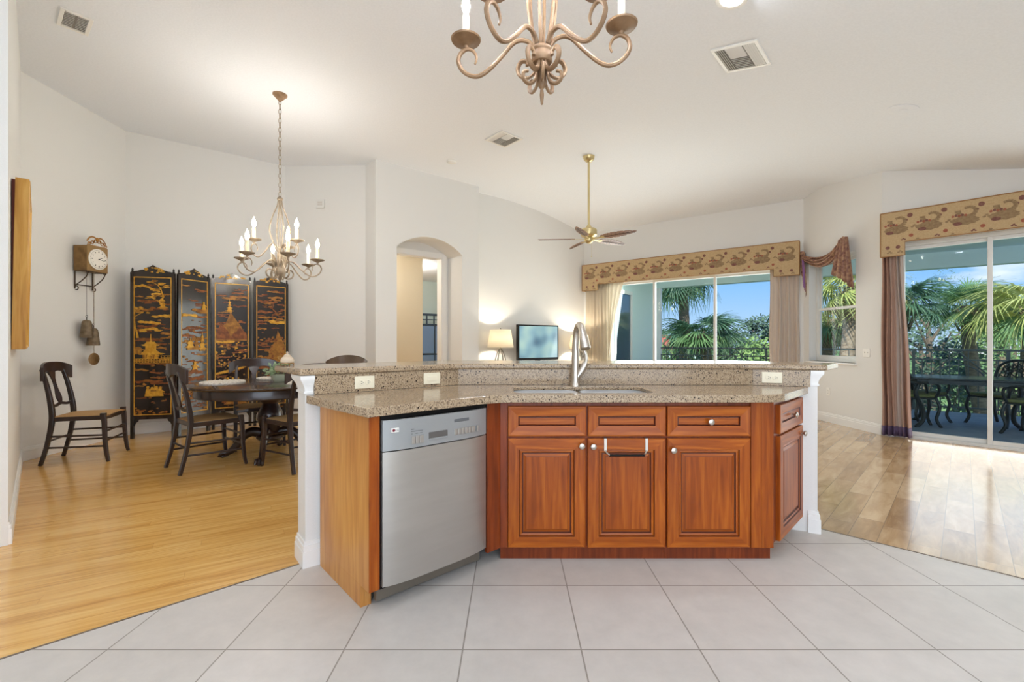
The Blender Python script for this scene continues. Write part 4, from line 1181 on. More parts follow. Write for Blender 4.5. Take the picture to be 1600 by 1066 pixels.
def sback(u, v):
    a = pi * (0.12 + 0.76 * u); r = 0.225 + 0.02 * v
    return (r * cos(a), r * sin(a), 0.985 + 0.105 * v * (0.45 + 0.55 * sin(pi * u)))
G().grid(sback, 24, 4, 0, 0.024, (0, 0.7, 0)).build('back_rail', SW, st, smooth=True)
for k in range(7):
    a = pi * (0.16 + 0.68 * k / 6)
    G().tube([(0.19 * cos(a), 0.19 * sin(a), 0.74), (0.232 * cos(a), 0.232 * sin(a) + 0.008, 1.0)], 0.0085, 8).build('spindle', SW, st, smooth=True)

st.scale = (0.74, 0.74, 1.0)
# ------------------------------------------------------------------ round pedestal table
TX, TY, TZ = -2.56, 4.78, 0.772
tb_ = thing('dining_table', 'round dark-stained pedestal dining table on clawed feet', 'table', (TX, TY, 0))
TW = MT['tablewood']
G().lathe([(0, TZ - 0.03), (0.735, TZ - 0.03), (0.755, TZ - 0.022), (0.762, TZ - 0.012), (0.756, TZ - 0.003), (0.742, TZ), (0, TZ)], 64).build('tabletop', TW, tb_, smooth=True)
G().lathe([(0.64, TZ - 0.115), (0.672, TZ - 0.118), (0.676, TZ - 0.108), (0.672, TZ - 0.10), (0.672, TZ - 0.03), (0.64, TZ - 0.03), (0.64, TZ - 0.115)], 64).build('apron', MT['chairwood'], tb_, smooth=True)
G().lathe([(0, 0.16), (0.10, 0.16), (0.135, 0.19), (0.135, 0.215), (0.10, 0.235), (0.085, 0.26), (0.105, 0.32), (0.125, 0.39), (0.115, 0.46), (0.085, 0.52), (0.075, 0.55), (0.105, 0.58), (0.11, 0.61), (0.25, 0.655), (0.25, 0.74), (0, 0.74)], 32).build('pedestal', MT['chairwood'], tb_, smooth=True)
for k in range(4):
    a = radians(-74 + 90 * k)
    M = Matrix.Rotation(a, 4, 'Z')
    P = bez([(0.09, 0, 0.235), (0.17, 0, 0.255), (0.25, 0, 0.215), (0.31, 0, 0.13), (0.37, 0, 0.065), (0.43, 0, 0.045)], 5)
    g = G().tube([M @ Vector(p) for p in P], [0.055 - 0.028 * i / (len(P) - 1) for i in range(len(P))], 10, flat=(1, 0.8))
    f = g.build('foot', MT['chairwood'], tb_, smooth=True)
    g = G()
    for j in (-1, 0, 1):
        g.tube(bez([M @ Vector((0.41, j * 0.016, 0.05)), M @ Vector((0.445, j * 0.026, 0.052)), M @ Vector((0.475, j * 0.032, 0.018))], 4), [0.018] * 5 + [0.016, 0.014, 0.011, 0.008], 8)
    g.ball(M @ Vector((0.44, 0, 0.021)), 0.032, 0.032, 0.021)
    g.build('claw', MT['chairwood'], f, smooth=True)

# placemats
def crochet():
    m = mat('crocheted_white_cotton', srgb(228, 222, 212), 0.9)
    t = N(m, 'TexCoord'); v = N(m, 'TexVoronoi', Scale=70.0)
    r = ramp_node(m, [(0.1, srgb(238, 234, 226)), (0.7, srgb(196, 186, 172))])
    lk(m, t.outputs['Object'], v.inputs['Vector']); lk(m, v.outputs['Distance'], r.inputs[0]); lk(m, r.outputs[0], bs(m).inputs['Base Color'])
    bump(m, v.outputs['Distance'], -0.6, 0.006)
    return m
MT['crochet'] = crochet()
def placemat(x, y, label):
    g = G()
    def top(u, v):
        a = 2 * pi * u; rr = 0.225 * v * (1 + 0.025 * abs(sin(10 * a)))
        return (rr * cos(a) * 1.12, rr * sin(a) * 0.86, 0.017 + 0.005 * sin(a * 24) * v * (v > 0.7) - 0.005 * (v > 0.95))
    g.grid(top, 96, 8)
    g.grid(lambda u, v: (Vector(top(u, 1.0)) * Vector((1, 1, 0)) + Vector((0, 0, 0.006 * (1 - v)))) if False else (top(u, 1.0)[0], top(u, 1.0)[1], top(u, 1.0)[2] * (1 - v)), 96, 1)
    o = g.build('placemat', MT['crochet'], None, smooth=True)
    o.location = (x, y, TZ + 0.0005); o.rotation_euler = (0, 0, atan2(y - TY, x - TX) + pi / 2)
    return tag(o, label, 'placemat', 'white crocheted placemats')
placemat(TX - 0.44, TY - 0.10, 'white crocheted placemat at the near left of the round table')
placemat(TX - 0.12, TY + 0.46, 'white crocheted placemat at the far side of the table, before the chair facing us')
placemat(TX + 0.44, TY - 0.08, 'white crocheted placemat at the right of the table, beside the greenery')
# greenery in a low glass bowl
gv = thing('centrepiece', 'pale green leafy centrepiece in a low glass bowl on the dining table', 'plant', (TX + 0.07, TY + 0.05, TZ))
G().lathe([(0.0, 0.001), (0.055, 0.001), (0.075, 0.03), (0.085, 0.075), (0.080, 0.075), (0.07, 0.035), (0.05, 0.008), (0.0, 0.008)], 24).build('bowl', mat('green_glass', srgb(176, 180, 156), 0.1, spec=0.7), gv, smooth=True)
random.seed(4)
g = G()
for i in range(150):
    a = random.uniform(0, 2 * pi); el = random.uniform(0.05, 1.35); r = random.uniform(0.05, 0.115)
    c = Vector((r * cos(a) * cos(el) * 1.15, r * sin(a) * cos(el), 0.075 + r * sin(el)))
    d = Vector((cos(a) * cos(el), sin(a) * cos(el), sin(el) + random.uniform(-0.5, 0.5))).normalized()
    sN = d.orthogonal().normalized() * random.uniform(0.010, 0.018); ln = random.uniform(0.03, 0.05)
    up = d.cross(sN).normalized() * 0.006
    g.add([c, c + d * ln * 0.5 + sN + up, c + d * ln, c + d * ln * 0.5 - sN + up], [(0, 1, 2, 3)], 0)
g.build('leaves', noisy('sage_leaf', srgb(128, 150, 110), srgb(176, 194, 150), 30, 0.6), gv, solid=0.001)

# lidded pot standing on the bar end
pt = thing('lidded_pot', 'small cream and brass lidded pot standing on the left end of the bar', 'pot', (-1.345, 2.70, BARZ + 0.0362))
CR = mat('cream_glaze', srgb(206, 186, 160), 0.25)
AB = mat('aged_brass', srgb(150, 112, 60), 0.35, metal=0.8)
G().lathe([(0.0, 0.012), (0.030, 0.012), (0.034, 0.016), (0.038, 0.026), (0.036, 0.040), (0.026, 0.052), (0.018, 0.056), (0, 0.056)], 24).build('body', CR, pt, smooth=True)
g = G().lathe([(0.030, 0.010), (0.040, 0.012), (0.040, 0.016), (0.030, 0.018), (0.030, 0.010)], 24)
for k in range(4):
    a = pi / 4 + k * pi / 2; g.tube([(0.034 * cos(a), 0.034 * sin(a), 0.013), (0.038 * cos(a), 0.038 * sin(a), 0.0)], 0.003, 6)
g.build('stand', AB, pt, smooth=True)
G().lathe([(0.020, 0.055), (0.021, 0.060), (0.012, 0.068), (0.005, 0.072), (0.008, 0.080), (0.0, 0.086)], 18).build('lid', CR, pt, smooth=True)
G().tube(bez([(-0.036, 0, 0.03), (-0.052, 0, 0.042), (-0.048, 0, 0.056), (-0.03, 0, 0.048)], 4), 0.004, 8).build('handle', AB, pt, smooth=True)

# ------------------------------------------------------------------ folding screen
def poly_scale(P, x, z, s, sx=None): return [(x + (sx or s) * p[0], z + s * p[1]) for p in P]
def art(g, W, z0, z1_, seed, kind):
    """raised gilt chinoiserie landscape; slots 1 bright gold, 2 dull gold, 3 reddish"""
    R = random.Random(seed)
    H = z1_ - z0
    F = -0.0125
    lay = [0]
    def P(poly, m):
        lay[0] += 1
        d = F - 0.00003 * lay[0]
        xs = [(min(max(x, -W / 2 + 0.004), W / 2 - 0.004), min(max(z, z0 + 0.004), z1_ - 0.004)) for x, z in poly]
        g.prism_y(xs, d, F + 0.002, m)
    def blob(x, z, rx, rz, m, n=11, j=0.3):
        P([(x + rx * cos(2 * pi * i / n) * (1 + R.uniform(-j, j)), z + rz * sin(2 * pi * i / n) * (1 + R.uniform(-j, j))) for i in range(n)], m)
    def cloud(x, z, s, m):
        for k in range(4): blob(x + s * (k - 1.5) * 0.45, z + R.uniform(-0.1, 0.1) * s, s * R.uniform(0.25, 0.42), s * R.uniform(0.09, 0.16), m)
    def tree(x, z, s, m, lean=0.2):
        def seg(a, b, w): 
            d = Vector((b[0] - a[0], b[1] - a[1])).normalized(); n = Vector((-d.y, d.x)) * w
            P([(a[0] - n.x, a[1] - n.y), (a[0] + n.x, a[1] + n.y), (b[0] + n.x * 0.6, b[1] + n.y * 0.6), (b[0] - n.x * 0.6, b[1] - n.y * 0.6)], m)
        a = (x, z)
        for k in range(5):
            b = (a[0] + s * (lean * 0.16 * (1 if k % 2 else -0.3) + R.uniform(-0.14, 0.16)), a[1] + s * R.uniform(0.12, 0.2))
            seg(a, b, s * 0.022 * (1.4 - 0.2 * k))
            q = (b[0] + R.choice((-1, 1)) * s * R.uniform(0.15, 0.32), b[1] + s * R.uniform(0.02, 0.12))
            seg(b, q, s * 0.010)
            for _ in range(9): blob(q[0] + R.uniform(-0.16, 0.16) * s, q[1] + R.uniform(-0.02, 0.07) * s, s * R.uniform(0.04, 0.09), s * R.uniform(0.012, 0.025), R.choice((m, m, 2)), 8)
            a = b
        for _ in range(6): blob(a[0] + R.uniform(-0.2, 0.2) * s, a[1] + R.uniform(-0.03, 0.08) * s, s * 0.08, s * 0.022, m, 8)
    def pagoda(x, z, s, tiers, m):
        w = s; y = z
        for k in range(tiers):
            P([(x - w * 0.36, y), (x + w * 0.36, y), (x + w * 0.36, y + s * 0.26), (x - w * 0.36, y + s * 0.26)], 2 if k % 2 == 0 else m)
            for q in (-0.24, -0.08, 0.08, 0.24): P([(x + w * (q - 0.018), y), (x + w * (q + 0.018), y), (x + w * (q + 0.018), y + s * 0.26), (x + w * (q - 0.018), y + s * 0.26)], 1)
            y += s * 0.26
            P([(x - w * 0.66, y + s * 0.03), (x - w * 0.50, y - s * 0.03), (x + w * 0.50, y - s * 0.03), (x + w * 0.66, y + s * 0.03), (x + w * 0.42, y + s * 0.06), (x + w * 0.26, y + s * 0.20), (x - w * 0.26, y + s * 0.20), (x - w * 0.42, y + s * 0.06)], m)
            y += s * 0.20; w *= 0.66
        P([(x - s * 0.03, y), (x + s * 0.03, y), (x + s * 0.008, y + s * 0.40), (x - s * 0.008, y + s * 0.40)], m)
    def fence(x0, x1, z, h, m):
        for q in (0.0, 0.5, 1.0): P([(x0, z + h * q), (x1, z + h * q), (x1, z + h * q + 0.005), (x0, z + h * q + 0.005)], m)
        n = max(2, int((x1 - x0) / 0.03))
        for k in range(n + 1):
            xx = x0 + (x1 - x0) * k / n; P([(xx, z), (xx + 0.004, z), (xx + 0.004, z + h), (xx, z + h)], m)
    def person(x, z, s, m):
        P([(x - s * 0.22, z), (x + s * 0.22, z), (x + s * 0.10, z + s * 0.62), (x - s * 0.10, z + s * 0.62)], m)
        blob(x, z + s * 0.74, s * 0.10, s * 0.12, m, 10, 0.05)
        P([(x + s * 0.08, z + s * 0.55), (x + s * 0.34, z + s * 0.40), (x + s * 0.32, z + s * 0.34), (x + s * 0.08, z + s * 0.44)], m)
    def hill(x, z, w, h, m):
        P([(x - w, z), (x - w * 0.7, z + h * 0.45), (x - w * 0.35, z + h * 0.6), (x - w * 0.1, z + h), (x + w * 0.2, z + h * 0.75), (x + w * 0.55, z + h * 0.5), (x + w, z)], m)
    for _ in range(40): cloud(R.uniform(-W / 2, W / 2), z0 + H * R.uniform(0.02, 0.97), R.uniform(0.05, 0.12), R.choice((2, 3, 3, 3)))
    for _ in range(70): blob(R.uniform(-W / 2, W / 2), z0 + H * R.random() ** 1.5 * 0.7, R.uniform(0.006, 0.026), R.uniform(0.004, 0.014), R.choice((2, 2, 3)), 7)
    if kind == 0:
        tree(-0.16, z0 + H * 0.56, 0.42, 1, 0.5); tree(0.10, z0 + H * 0.80, 0.34, 1, 0.1)
        pagoda(-0.02, z0 + H * 0.405, 0.235, 2, 1); pagoda(-0.19, z0 + H * 0.44, 0.20, 1, 2); pagoda(0.11, z0 + H * 0.77, 0.09, 3, 1)
        fence(-0.20, 0.20, z0 + H * 0.375, 0.05, 1); fence(0.09, 0.20, z0 + H * 0.40, 0.045, 1)
        person(-0.04, z0 + H * 0.405, 0.11, 1); person(0.04, z0 + H * 0.405, 0.10, 1)
        for k in range(4): person(-0.05 + 0.045 * k, z0 + H * 0.13, 0.15 - 0.012 * (k % 2), 1)
        pagoda(0.02, z0 + H * 0.165, 0.10, 1, 1)
        for k in range(3): cloud(R.uniform(-0.1, 0.16), z0 + H * (0.62 + 0.05 * k), 0.12, 1)
        cloud(-0.12, z0 + H * 0.94, 0.10, 1)
    elif kind == 1:
        pagoda(0.10, z0 + H * 0.46, 0.11, 4, 1); pagoda(-0.06, z0 + H * 0.47, 0.12, 2, 1); pagoda(0.02, z0 + H * 0.47, 0.10, 3, 2)
        person(0.0, z0 + H * 0.30, 0.16, 1); cloud(-0.10, z0 + H * 0.73, 0.14, 1); person(0.12, z0 + H * 0.78, 0.13, 1); cloud(0.10, z0 + H * 0.77, 0.14, 2)
        for k in range(5): cloud(R.uniform(-0.15, 0.15), z0 + H * (0.10 + 0.05 * k), 0.14, R.choice((2, 3)))
        tree(-0.10, z0 + H * 0.06, 0.25, 2, 0.3)
    elif kind == 2:
        hill(0.0, z0 + H * 0.54, 0.20, 0.40, 2); hill(0.10, z0 + H * 0.55, 0.13, 0.18, 3); hill(-0.12, z0 + H * 0.55, 0.12, 0.24, 3)
        pagoda(-0.03, z0 + H * 0.77, 0.085, 4, 1)
        for _ in range(60): blob(R.uniform(-0.2, 0.2), z0 + H * R.uniform(0.33, 0.53), R.uniform(0.008, 0.02), R.uniform(0.008, 0.02), R.choice((1, 2, 2)), 6)
        P([(-0.2, z0 + H * 0.28), (0.0, z0 + H * 0.31), (0.2, z0 + H * 0.345), (0.2, z0 + H * 0.325), (0.0, z0 + H * 0.285), (-0.2, z0 + H * 0.265)], 1)
        for k in range(3): person(-0.05 + 0.06 * k, z0 + H * 0.17, 0.14, 1)
        tree(-0.16, z0 + H * 0.05, 0.26, 2, 0.5); hill(0.06, z0 + H * 0.02, 0.16, 0.10, 2)
        cloud(-0.12, z0 + H * 0.53, 0.14, 1)
    else:
        hill(0.10, z0 + H * 0.38, 0.15, 0.42, 2); hill(-0.14, z0 + H * 0.30, 0.12, 0.14, 3); pagoda(0.10, z0 + H * 0.36, 0.12, 2, 2)
        tree(0.02, z0 + H * 0.72, 0.36, 3, 0.2)
        for _ in range(20): blob(R.uniform(-0.05, 0.2), z0 + H * R.uniform(0.35, 0.55), R.uniform(0.015, 0.03), R.uniform(0.01, 0.02), R.choice((2, 3)), 7)
        cloud(0.12, z0 + H * 0.70, 0.16, 1); cloud(-0.05, z0 + H * 0.74, 0.12, 2); person(-0.08, z0 + H * 0.12, 0.14, 1)
SCP = [(-4.72, 5.57), (-4.235, 5.695), (-4.09, 6.12), (-3.70, 6.43), (-3.335, 6.745)]
scn = thing('folding_screen', 'four-panel black lacquer folding screen with gilt pagoda landscapes', 'folding screen', (SCP[0][0], SCP[0][1], 0))
ZT = 2.06
gapc = 0.012
for k in range(4):
    a, b = Vector(SCP[k]), Vector(SCP[k + 1])
    d = (b - a).normalized(); W_ = (b - a).length - 2 * gapc; c = (a + b) / 2
    pr = bpy.data.objects.new('panel', None); C.objects.link(pr); pr.parent = scn
    pr.location = (c.x - SCP[0][0], c.y - SCP[0][1], 0); pr.rotation_euler = (0, 0, atan2(d.y, d.x))
    h = W_ / 2
    g = G()
    for s in (-1, 1):
        g.box(s * h - (0.036 if s > 0 else 0), s * h + (0 if s > 0 else 0.036), -0.017, 0.017, 0.0, ZT)
        g.lathe([(0.009, ZT), (0.016, ZT + 0.008), (0.016, ZT + 0.014), (0.008, ZT + 0.020), (0.013, ZT + 0.034), (0.006, ZT + 0.050), (0.0, ZT + 0.062)], 12, (s * (h - 0.018), 0, 0))
        g.prism_y([(s * (h - 0.036), 0.235), (s * (h - 0.085), 0.235), (s * (h - 0.075), 0.205), (s * (h - 0.055), 0.19), (s * (h - 0.036), 0.15)], -0.008, 0.008)
    g.box(-h + 0.036, h - 0.036, -0.013, 0.013, ZT - 0.055, ZT - 0.012); g.box(-h + 0.036, h - 0.036, -0.013, 0.013, 0.235, 0.285)
    fr = g.build('frame', MT['lacquer'], pr, bevel=0.003); fr.parent = pr
    # scalloped cresting
    e = h - 0.036
    cr_ = [(-e, ZT - 0.012), (-e, ZT + 0.012), (-e * 0.82, ZT + 0.018), (-e * 0.62, ZT + 0.032), (-e * 0.45, ZT + 0.036), (-e * 0.30, ZT + 0.066), (-e * 0.15, ZT + 0.074), (0, ZT + 0.098)]
    cr_ = cr_ + [(-x, z) for x, z in cr_[::-1][1:]]
    g = G().prism_y(cr_, -0.010, 0.010, 0)
    R = random.Random(k)
    for _ in range(16):
        x = R.uniform(-0.75, 0.75) * e; z = ZT + R.uniform(0.002, 0.02 + 0.05 * (1 - abs(x) / e))
        n = 8; rx = R.uniform(0.010, 0.022)
        g.prism_y([(x + rx * cos(2 * pi * i / n), z + rx * 0.55 * sin(2 * pi * i / n)) for i in range(n)], -0.0125, -0.009, 1)
    g.build('cresting', [MT['lacquer'], MT['gold']], pr)
    zb, zt = 0.285, ZT - 0.055
    g = G().box(-e, e, -0.010, 0.008, zb, zt)
    for (x0, x1, za, zz) in ((-e, e, zb, zb + 0.011), (-e, e, zt - 0.011, zt), (-e, -e + 0.011, zb, zt), (e - 0.011, e, zb, zt)): g.box(x0, x1, -0.0145, -0.010, za, zz, 1)
    art(g, 2 * e - 0.024, zb + 0.014, zt - 0.014, 11 + k, k)
    g.build('painting', [MT['lacquer'], MT['gold'], MT['gold2'], MT['bronze2']], pr, fix=False)

# ------------------------------------------------------------------ wall clock with weights
LWX = -4.915
ck = thing('wall_clock', 'antique brass wall clock with a round white dial on an iron bracket', 'clock', (LWX - 0.0, 5.175, 2.0), pi / 2)
CB = noisy('tarnished_brass', srgb(112, 84, 50), srgb(142, 110, 68), 14, 0.45, metal=0.5)
# local: x along the wall, -y into the room
ck_g = G().box(-0.125, 0.125, -0.155, -0.004, 0.0, 0.285)
ck_g.build('case', CB, ck, bevel=0.004)
ck_g = G().box(-0.128, 0.128, -0.165, -0.155, -0.003, 0.288); ck_g.build('front_plate', mat('pressed_brass', srgb(150, 120, 78), 0.4, metal=0.6), ck, bevel=0.003)
dl = G().lathe([(0.118, 0.0), (0.118, 0.006), (0.108, 0.010), (0.0, 0.013)], 40, (0, -0.165, 0.142), 0, MK).build('dial', mat('enamel_white', srgb(240, 236, 226), 0.25), ck, smooth=True)
g = G()
for k in range(12):
    a = 2 * pi * k / 12; ln = 0.012 if k % 3 else 0.016
    M = Matrix.Translation((0, 0, 0.142)) @ Matrix.Rotation(-a, 4, 'Y')
    q = G()
    for o in ((-0.006, -0.002), (0.001, 0.004)) if k % 3 == 0 else ((-0.0025, 0.0025),): q.box(o[0], o[1], -0.1795, -0.177, 0.082 - ln / 2, 0.082 + ln / 2)
    g.join(q, M)
for k in range(60):
    a = 2 * pi * k / 60; g.join(G().box(-0.0008, 0.0008, -0.1780, -0.1745, 0.0995, 0.1035), Matrix.Translation((0, 0, 0.142)) @ Matrix.Rotation(-a, 4, 'Y'))
g.build('numerals', MT['dark'], dl)
for (ang, ln, w) in ((62, 0.055, 0.005), (100, 0.075, 0.004)):
    q = G().box(-w / 2, w / 2, -0.1830, -0.1815, -0.012, ln).lathe([(0.006, 0), (0.006, 0.003)], 12, (0, -0.1815, 0), 0, MK)
    q2 = G().join(q, Matrix.Translation((0, 0, 0.142)) @ Matrix.Rotation(radians(ang), 4, 'Y')); q2.build('hand', MT['dark'], dl)
# pressed cresting of scrolls and leaves
g = G()
R = random.Random(3)
for (x, z, s) in ((-0.10, 0.305, 0.020), (-0.06, 0.325, 0.022), (-0.02, 0.345, 0.024), (0.02, 0.345, 0.024), (0.06, 0.325, 0.022), (0.10, 0.305, 0.020)):
    pts = [(x + s * (1 - 0.035 * i) * cos(0.55 * i), -0.160, z + s * (1 - 0.035 * i) * sin(0.55 * i)) for i in range(16)]
    g.tube(pts, [0.006 - 0.0002 * i for i in range(16)], 6)
g.ball((0, -0.160, 0.365), 0.020, 0.010, 0.028)
for s in (-1, 1): g.tube(bez([(0, -0.16, 0.375), (s * 0.05, -0.155, 0.392), (s * 0.09, -0.15, 0.372), (s * 0.115, -0.15, 0.335)], 4), 0.009, 6, flat=(1, 0.5))
g.tube([(-0.12, -0.158, 0.290), (0.12, -0.158, 0.290)], 0.006, 6)
g.build('cresting', MT['gold2'], ck, smooth=True)
g = G()
for s in (-1, 1):
    x = s * 0.105
    g.tube([(x, -0.004, 0.02), (x, -0.004, -0.205)], 0.006, 6)
    g.tube(bez([(x, -0.155, -0.004), (x, -0.135, -0.06), (x, -0.085, -0.11), (x, -0.03, -0.150), (x, -0.006, -0.165)], 5), 0.0055, 6)
    g.tube([(x, -0.02 - 0.022 * cos(t) , -0.195 - 0.022 * sin(t)) for t in [0.3 * i - 2.2 for i in range(15)]], 0.005, 6)
    g.tube([(x, -0.150 - 0.014 * cos(t), -0.010 - 0.014 * sin(t)) for t in [0.4 * i for i in range(12)]], 0.004, 6)
g.tube([(-0.105, -0.006, -0.155), (0.105, -0.006, -0.155)], 0.006, 6)
g.tube([(-0.125, -0.15, -0.003), (0.125, -0.15, -0.003)], 0.005, 6); g.tube([(-0.105, -0.004, -0.003), (-0.105, -0.155, -0.003)], 0.005, 6); g.tube([(0.105, -0.004, -0.003), (0.105, -0.155, -0.003)], 0.005, 6)
g.build('bracket', mat('wrought_iron_brown', srgb(70, 52, 36), 0.5, metal=0.5), ck, smooth=True)
PW_ = noisy('old_pewter_weight', srgb(98, 82, 62), srgb(132, 114, 90), 20, 0.5, metal=0.4)
for (x, zt) in ((-0.040, -0.55), (0.040, -0.64)):
    wgt = G().lathe([(0.0, zt - 0.205), (0.058, zt - 0.205), (0.060, zt - 0.19), (0.046, zt - 0.05), (0.040, zt - 0.02), (0.026, zt - 0.006), (0.0, zt)], 22, (x, -0.075, 0)).build('weight', PW_, ck, smooth=True)
    g = G().tube([(x, -0.075, zt - 0.01), (x, -0.075, zt + 0.03)], 0.004, 6); g.tube([(x, -0.075 + 0.011 * cos(t), zt + 0.038 + 0.011 * sin(t)) for t in [0.5 * i for i in range(14)]], 0.0025, 6)
    g.tube([(x, -0.075, zt + 0.045), (x, -0.075, 0.0)], 0.0014, 5)
    g.build('cord', MT['dark'], wgt, smooth=True)
G().tube([(0.012, -0.11, 0.0), (0.012, -0.11, -0.93)], 0.003, 6).build('pendulum_rod', MT['iron'], ck)
G().lathe([(0.0, -0.010), (0.045, -0.007), (0.070, 0.0), (0.045, 0.007), (0.0, 0.010)], 30, (0.012, -0.11, -1.0), 0, Matrix.Rotation(pi / 2, 3, 'X')).build('pendulum_bob', CB, ck, smooth=True)

# ------------------------------------------------------------------ gilt picture frame on the left wall
LNW, RZW = frame_of(PW, PA)
pf = thing('picture', 'large gilt-framed picture seen edge-on on the wall at the far left', 'picture', (PW[0], PW[1], 0), RZW)
X0, X1, Z0, Z1 = 0.34, 1.36, 1.150, 2.262
g = G()
prof = [(0.0, -0.002), (0.0, -0.064), (0.012, -0.069), (0.022, -0.060), (0.040, -0.052), (0.060, -0.055), (0.070, -0.045), (0.082, -0.038), (0.090, -0.026)]
vs = []
for (i, d) in prof: vs += [(X0 + i, d, Z0 + i), (X1 - i, d, Z0 + i), (X1 - i, d, Z1 - i), (X0 + i, d, Z1 - i)]
g.add(vs, [(4 * k + j, 4 * k + (j + 1) % 4, 4 * (k + 1) + (j + 1) % 4, 4 * (k + 1) + j) for k in range(len(prof) - 1) for j in range(4)])
for p in g.v: p.y -= 0.016 * (p.z - Z0)
FRM = wood('gilt_wood', srgb(176, 124, 44), srgb(200, 150, 66), srgb(214, 168, 86), 2, 3.0, 0.4)
g.build('frame', FRM, pf)
g = G().box(X0 + 0.085, X1 - 0.085, -0.032, -0.026, Z0 + 0.085, Z1 - 0.085)
for p in g.v: p.y -= 0.016 * (p.z - Z0)
g.build('canvas', noisy('muted_canvas', srgb(168, 140, 98), srgb(198, 174, 134), 4, 0.6), pf)
g = G().box(X0 + 0.012, X1 - 0.012, -0.022, -0.003, Z0 + 0.012, Z1 - 0.012)
for p in g.v: p.y -= 0.016 * (p.z - Z0) * (1 if p.y < -0.01 else 0)
g.build('backing', mat('maroon_backing', srgb(96, 34, 26), 0.7), pf)
# small white alarm plate high on the alcove wall
al = thing('wall_chime', 'small square white plate high on the dining alcove wall', 'wall plate', ((501 - 800) / F_PX * 6.9, 6.9, EYE + (HOR - 319) / F_PX * 6.9), 0)
G().box(-0.065, 0.065, -0.028, 0.0, -0.065, 0.065).build('housing', MT['wall'], al, bevel=0.006)
g = G()
for k in range(5): g.box(-0.035, 0.035, -0.030, -0.027, -0.03 + 0.014 * k, -0.025 + 0.014 * k)
g.build('grille', mat('plate_shadow', srgb(196, 186, 174), 0.6), al)
# ------------------------------------------------------------------ television, console, lamps along the rear wall
LTV, RTV = frame_of(PE2, PJ)
def tvp(x, y): return (PE2[0] + cos(RTV) * x - sin(RTV) * y, PE2[1] + sin(RTV) * x + cos(RTV) * y)   # y<0 into the room
def along(px, y):
    """x along the rear-middle wall, at distance y in front of it, on the sight line of px"""
    k = (px - 800) / F_PX
    a = Vector(tvp(0, y)); d = Vector((cos(RTV), sin(RTV)))
    return (k * a.y - a.x) / (d.x - k * d.y)
CZ = 0.60
p = tvp(along(842, -0.36), -0.34)
cons = thing('media_console', 'dark wooden console below the television, hidden behind the bar', 'console', (p[0], p[1], 0), RTV)
CW = MT['tablewood']
G().box(-1.28, 1.02, -0.22, 0.22, CZ - 0.04, CZ).build('top', CW, cons, bevel=0.006)
G().box(-1.24, 0.98, -0.20, 0.20, 0.08, CZ - 0.04).build('body', CW, cons, bevel=0.004)
for k in range(4): G().box(-1.22 + 0.55 * k, -0.69 + 0.55 * k, -0.216, -0.20, 0.11, CZ - 0.06).build('door', CW, cons, bevel=0.004)
for x in (-1.2, 0.94):
    for y in (-0.17, 0.17): G().box(x - 0.025, x + 0.025, y - 0.025, y + 0.025, 0, 0.08).build('leg', CW, cons)
xt = along(841, -0.36)
p = tvp(xt, -0.36)
tv = thing('television', 'flat black-framed television with a pale blue-green screen, between two lit table lamps', 'television', (p[0], p[1], CZ), RTV)
SCR = mat('screen_painted_reflection', srgb(30, 38, 44), 0.08, coat=0.6)
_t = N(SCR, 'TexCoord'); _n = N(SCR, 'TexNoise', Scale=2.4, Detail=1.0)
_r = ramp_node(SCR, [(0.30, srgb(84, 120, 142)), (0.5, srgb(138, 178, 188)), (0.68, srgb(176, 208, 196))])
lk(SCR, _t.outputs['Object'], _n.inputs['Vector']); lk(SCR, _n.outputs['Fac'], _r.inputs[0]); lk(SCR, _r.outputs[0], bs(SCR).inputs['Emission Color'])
bs(SCR).inputs['Emission Strength'].default_value = 0.75  # blurred blue-green glow painted in for window light reflected on the screen
TWD, THT = 0.97, 0.60
G().box(-TWD / 2, TWD / 2, -0.02, 0.045, 0.255, 0.315 + THT).build('housing', MT['black'], tv, bevel=0.006)
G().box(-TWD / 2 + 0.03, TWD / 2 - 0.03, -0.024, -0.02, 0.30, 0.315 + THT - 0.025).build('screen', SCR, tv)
G().box(-0.05, 0.05, 0.0, 0.035, 0.02, 0.33).build('stand_neck', MT['black'], tv)
G().box(-0.28, 0.28, -0.11, 0.12, 0.0, 0.02).build('stand_base', MT['black'], tv, bevel=0.006)
def shade_mat():
    m = mat('lit_linen_shade', srgb(246, 240, 228), 0.8)
    t = m.node_tree
    tr = t.nodes.new('ShaderNodeBsdfTranslucent'); tr.inputs['Color'].default_value = srgb(252, 246, 232)
    mx = t.nodes.new('ShaderNodeMixShader'); mx.inputs[0].default_value = 0.55
    o = [n for n in t.nodes if n.type == 'OUTPUT_MATERIAL'][0]
    t.links.new(bs(m).outputs[0], mx.inputs[1]); t.links.new(tr.outputs[0], mx.inputs[2]); t.links.new(mx.outputs[0], o.inputs['Surface'])
    return m
MT['shade'] = shade_mat()
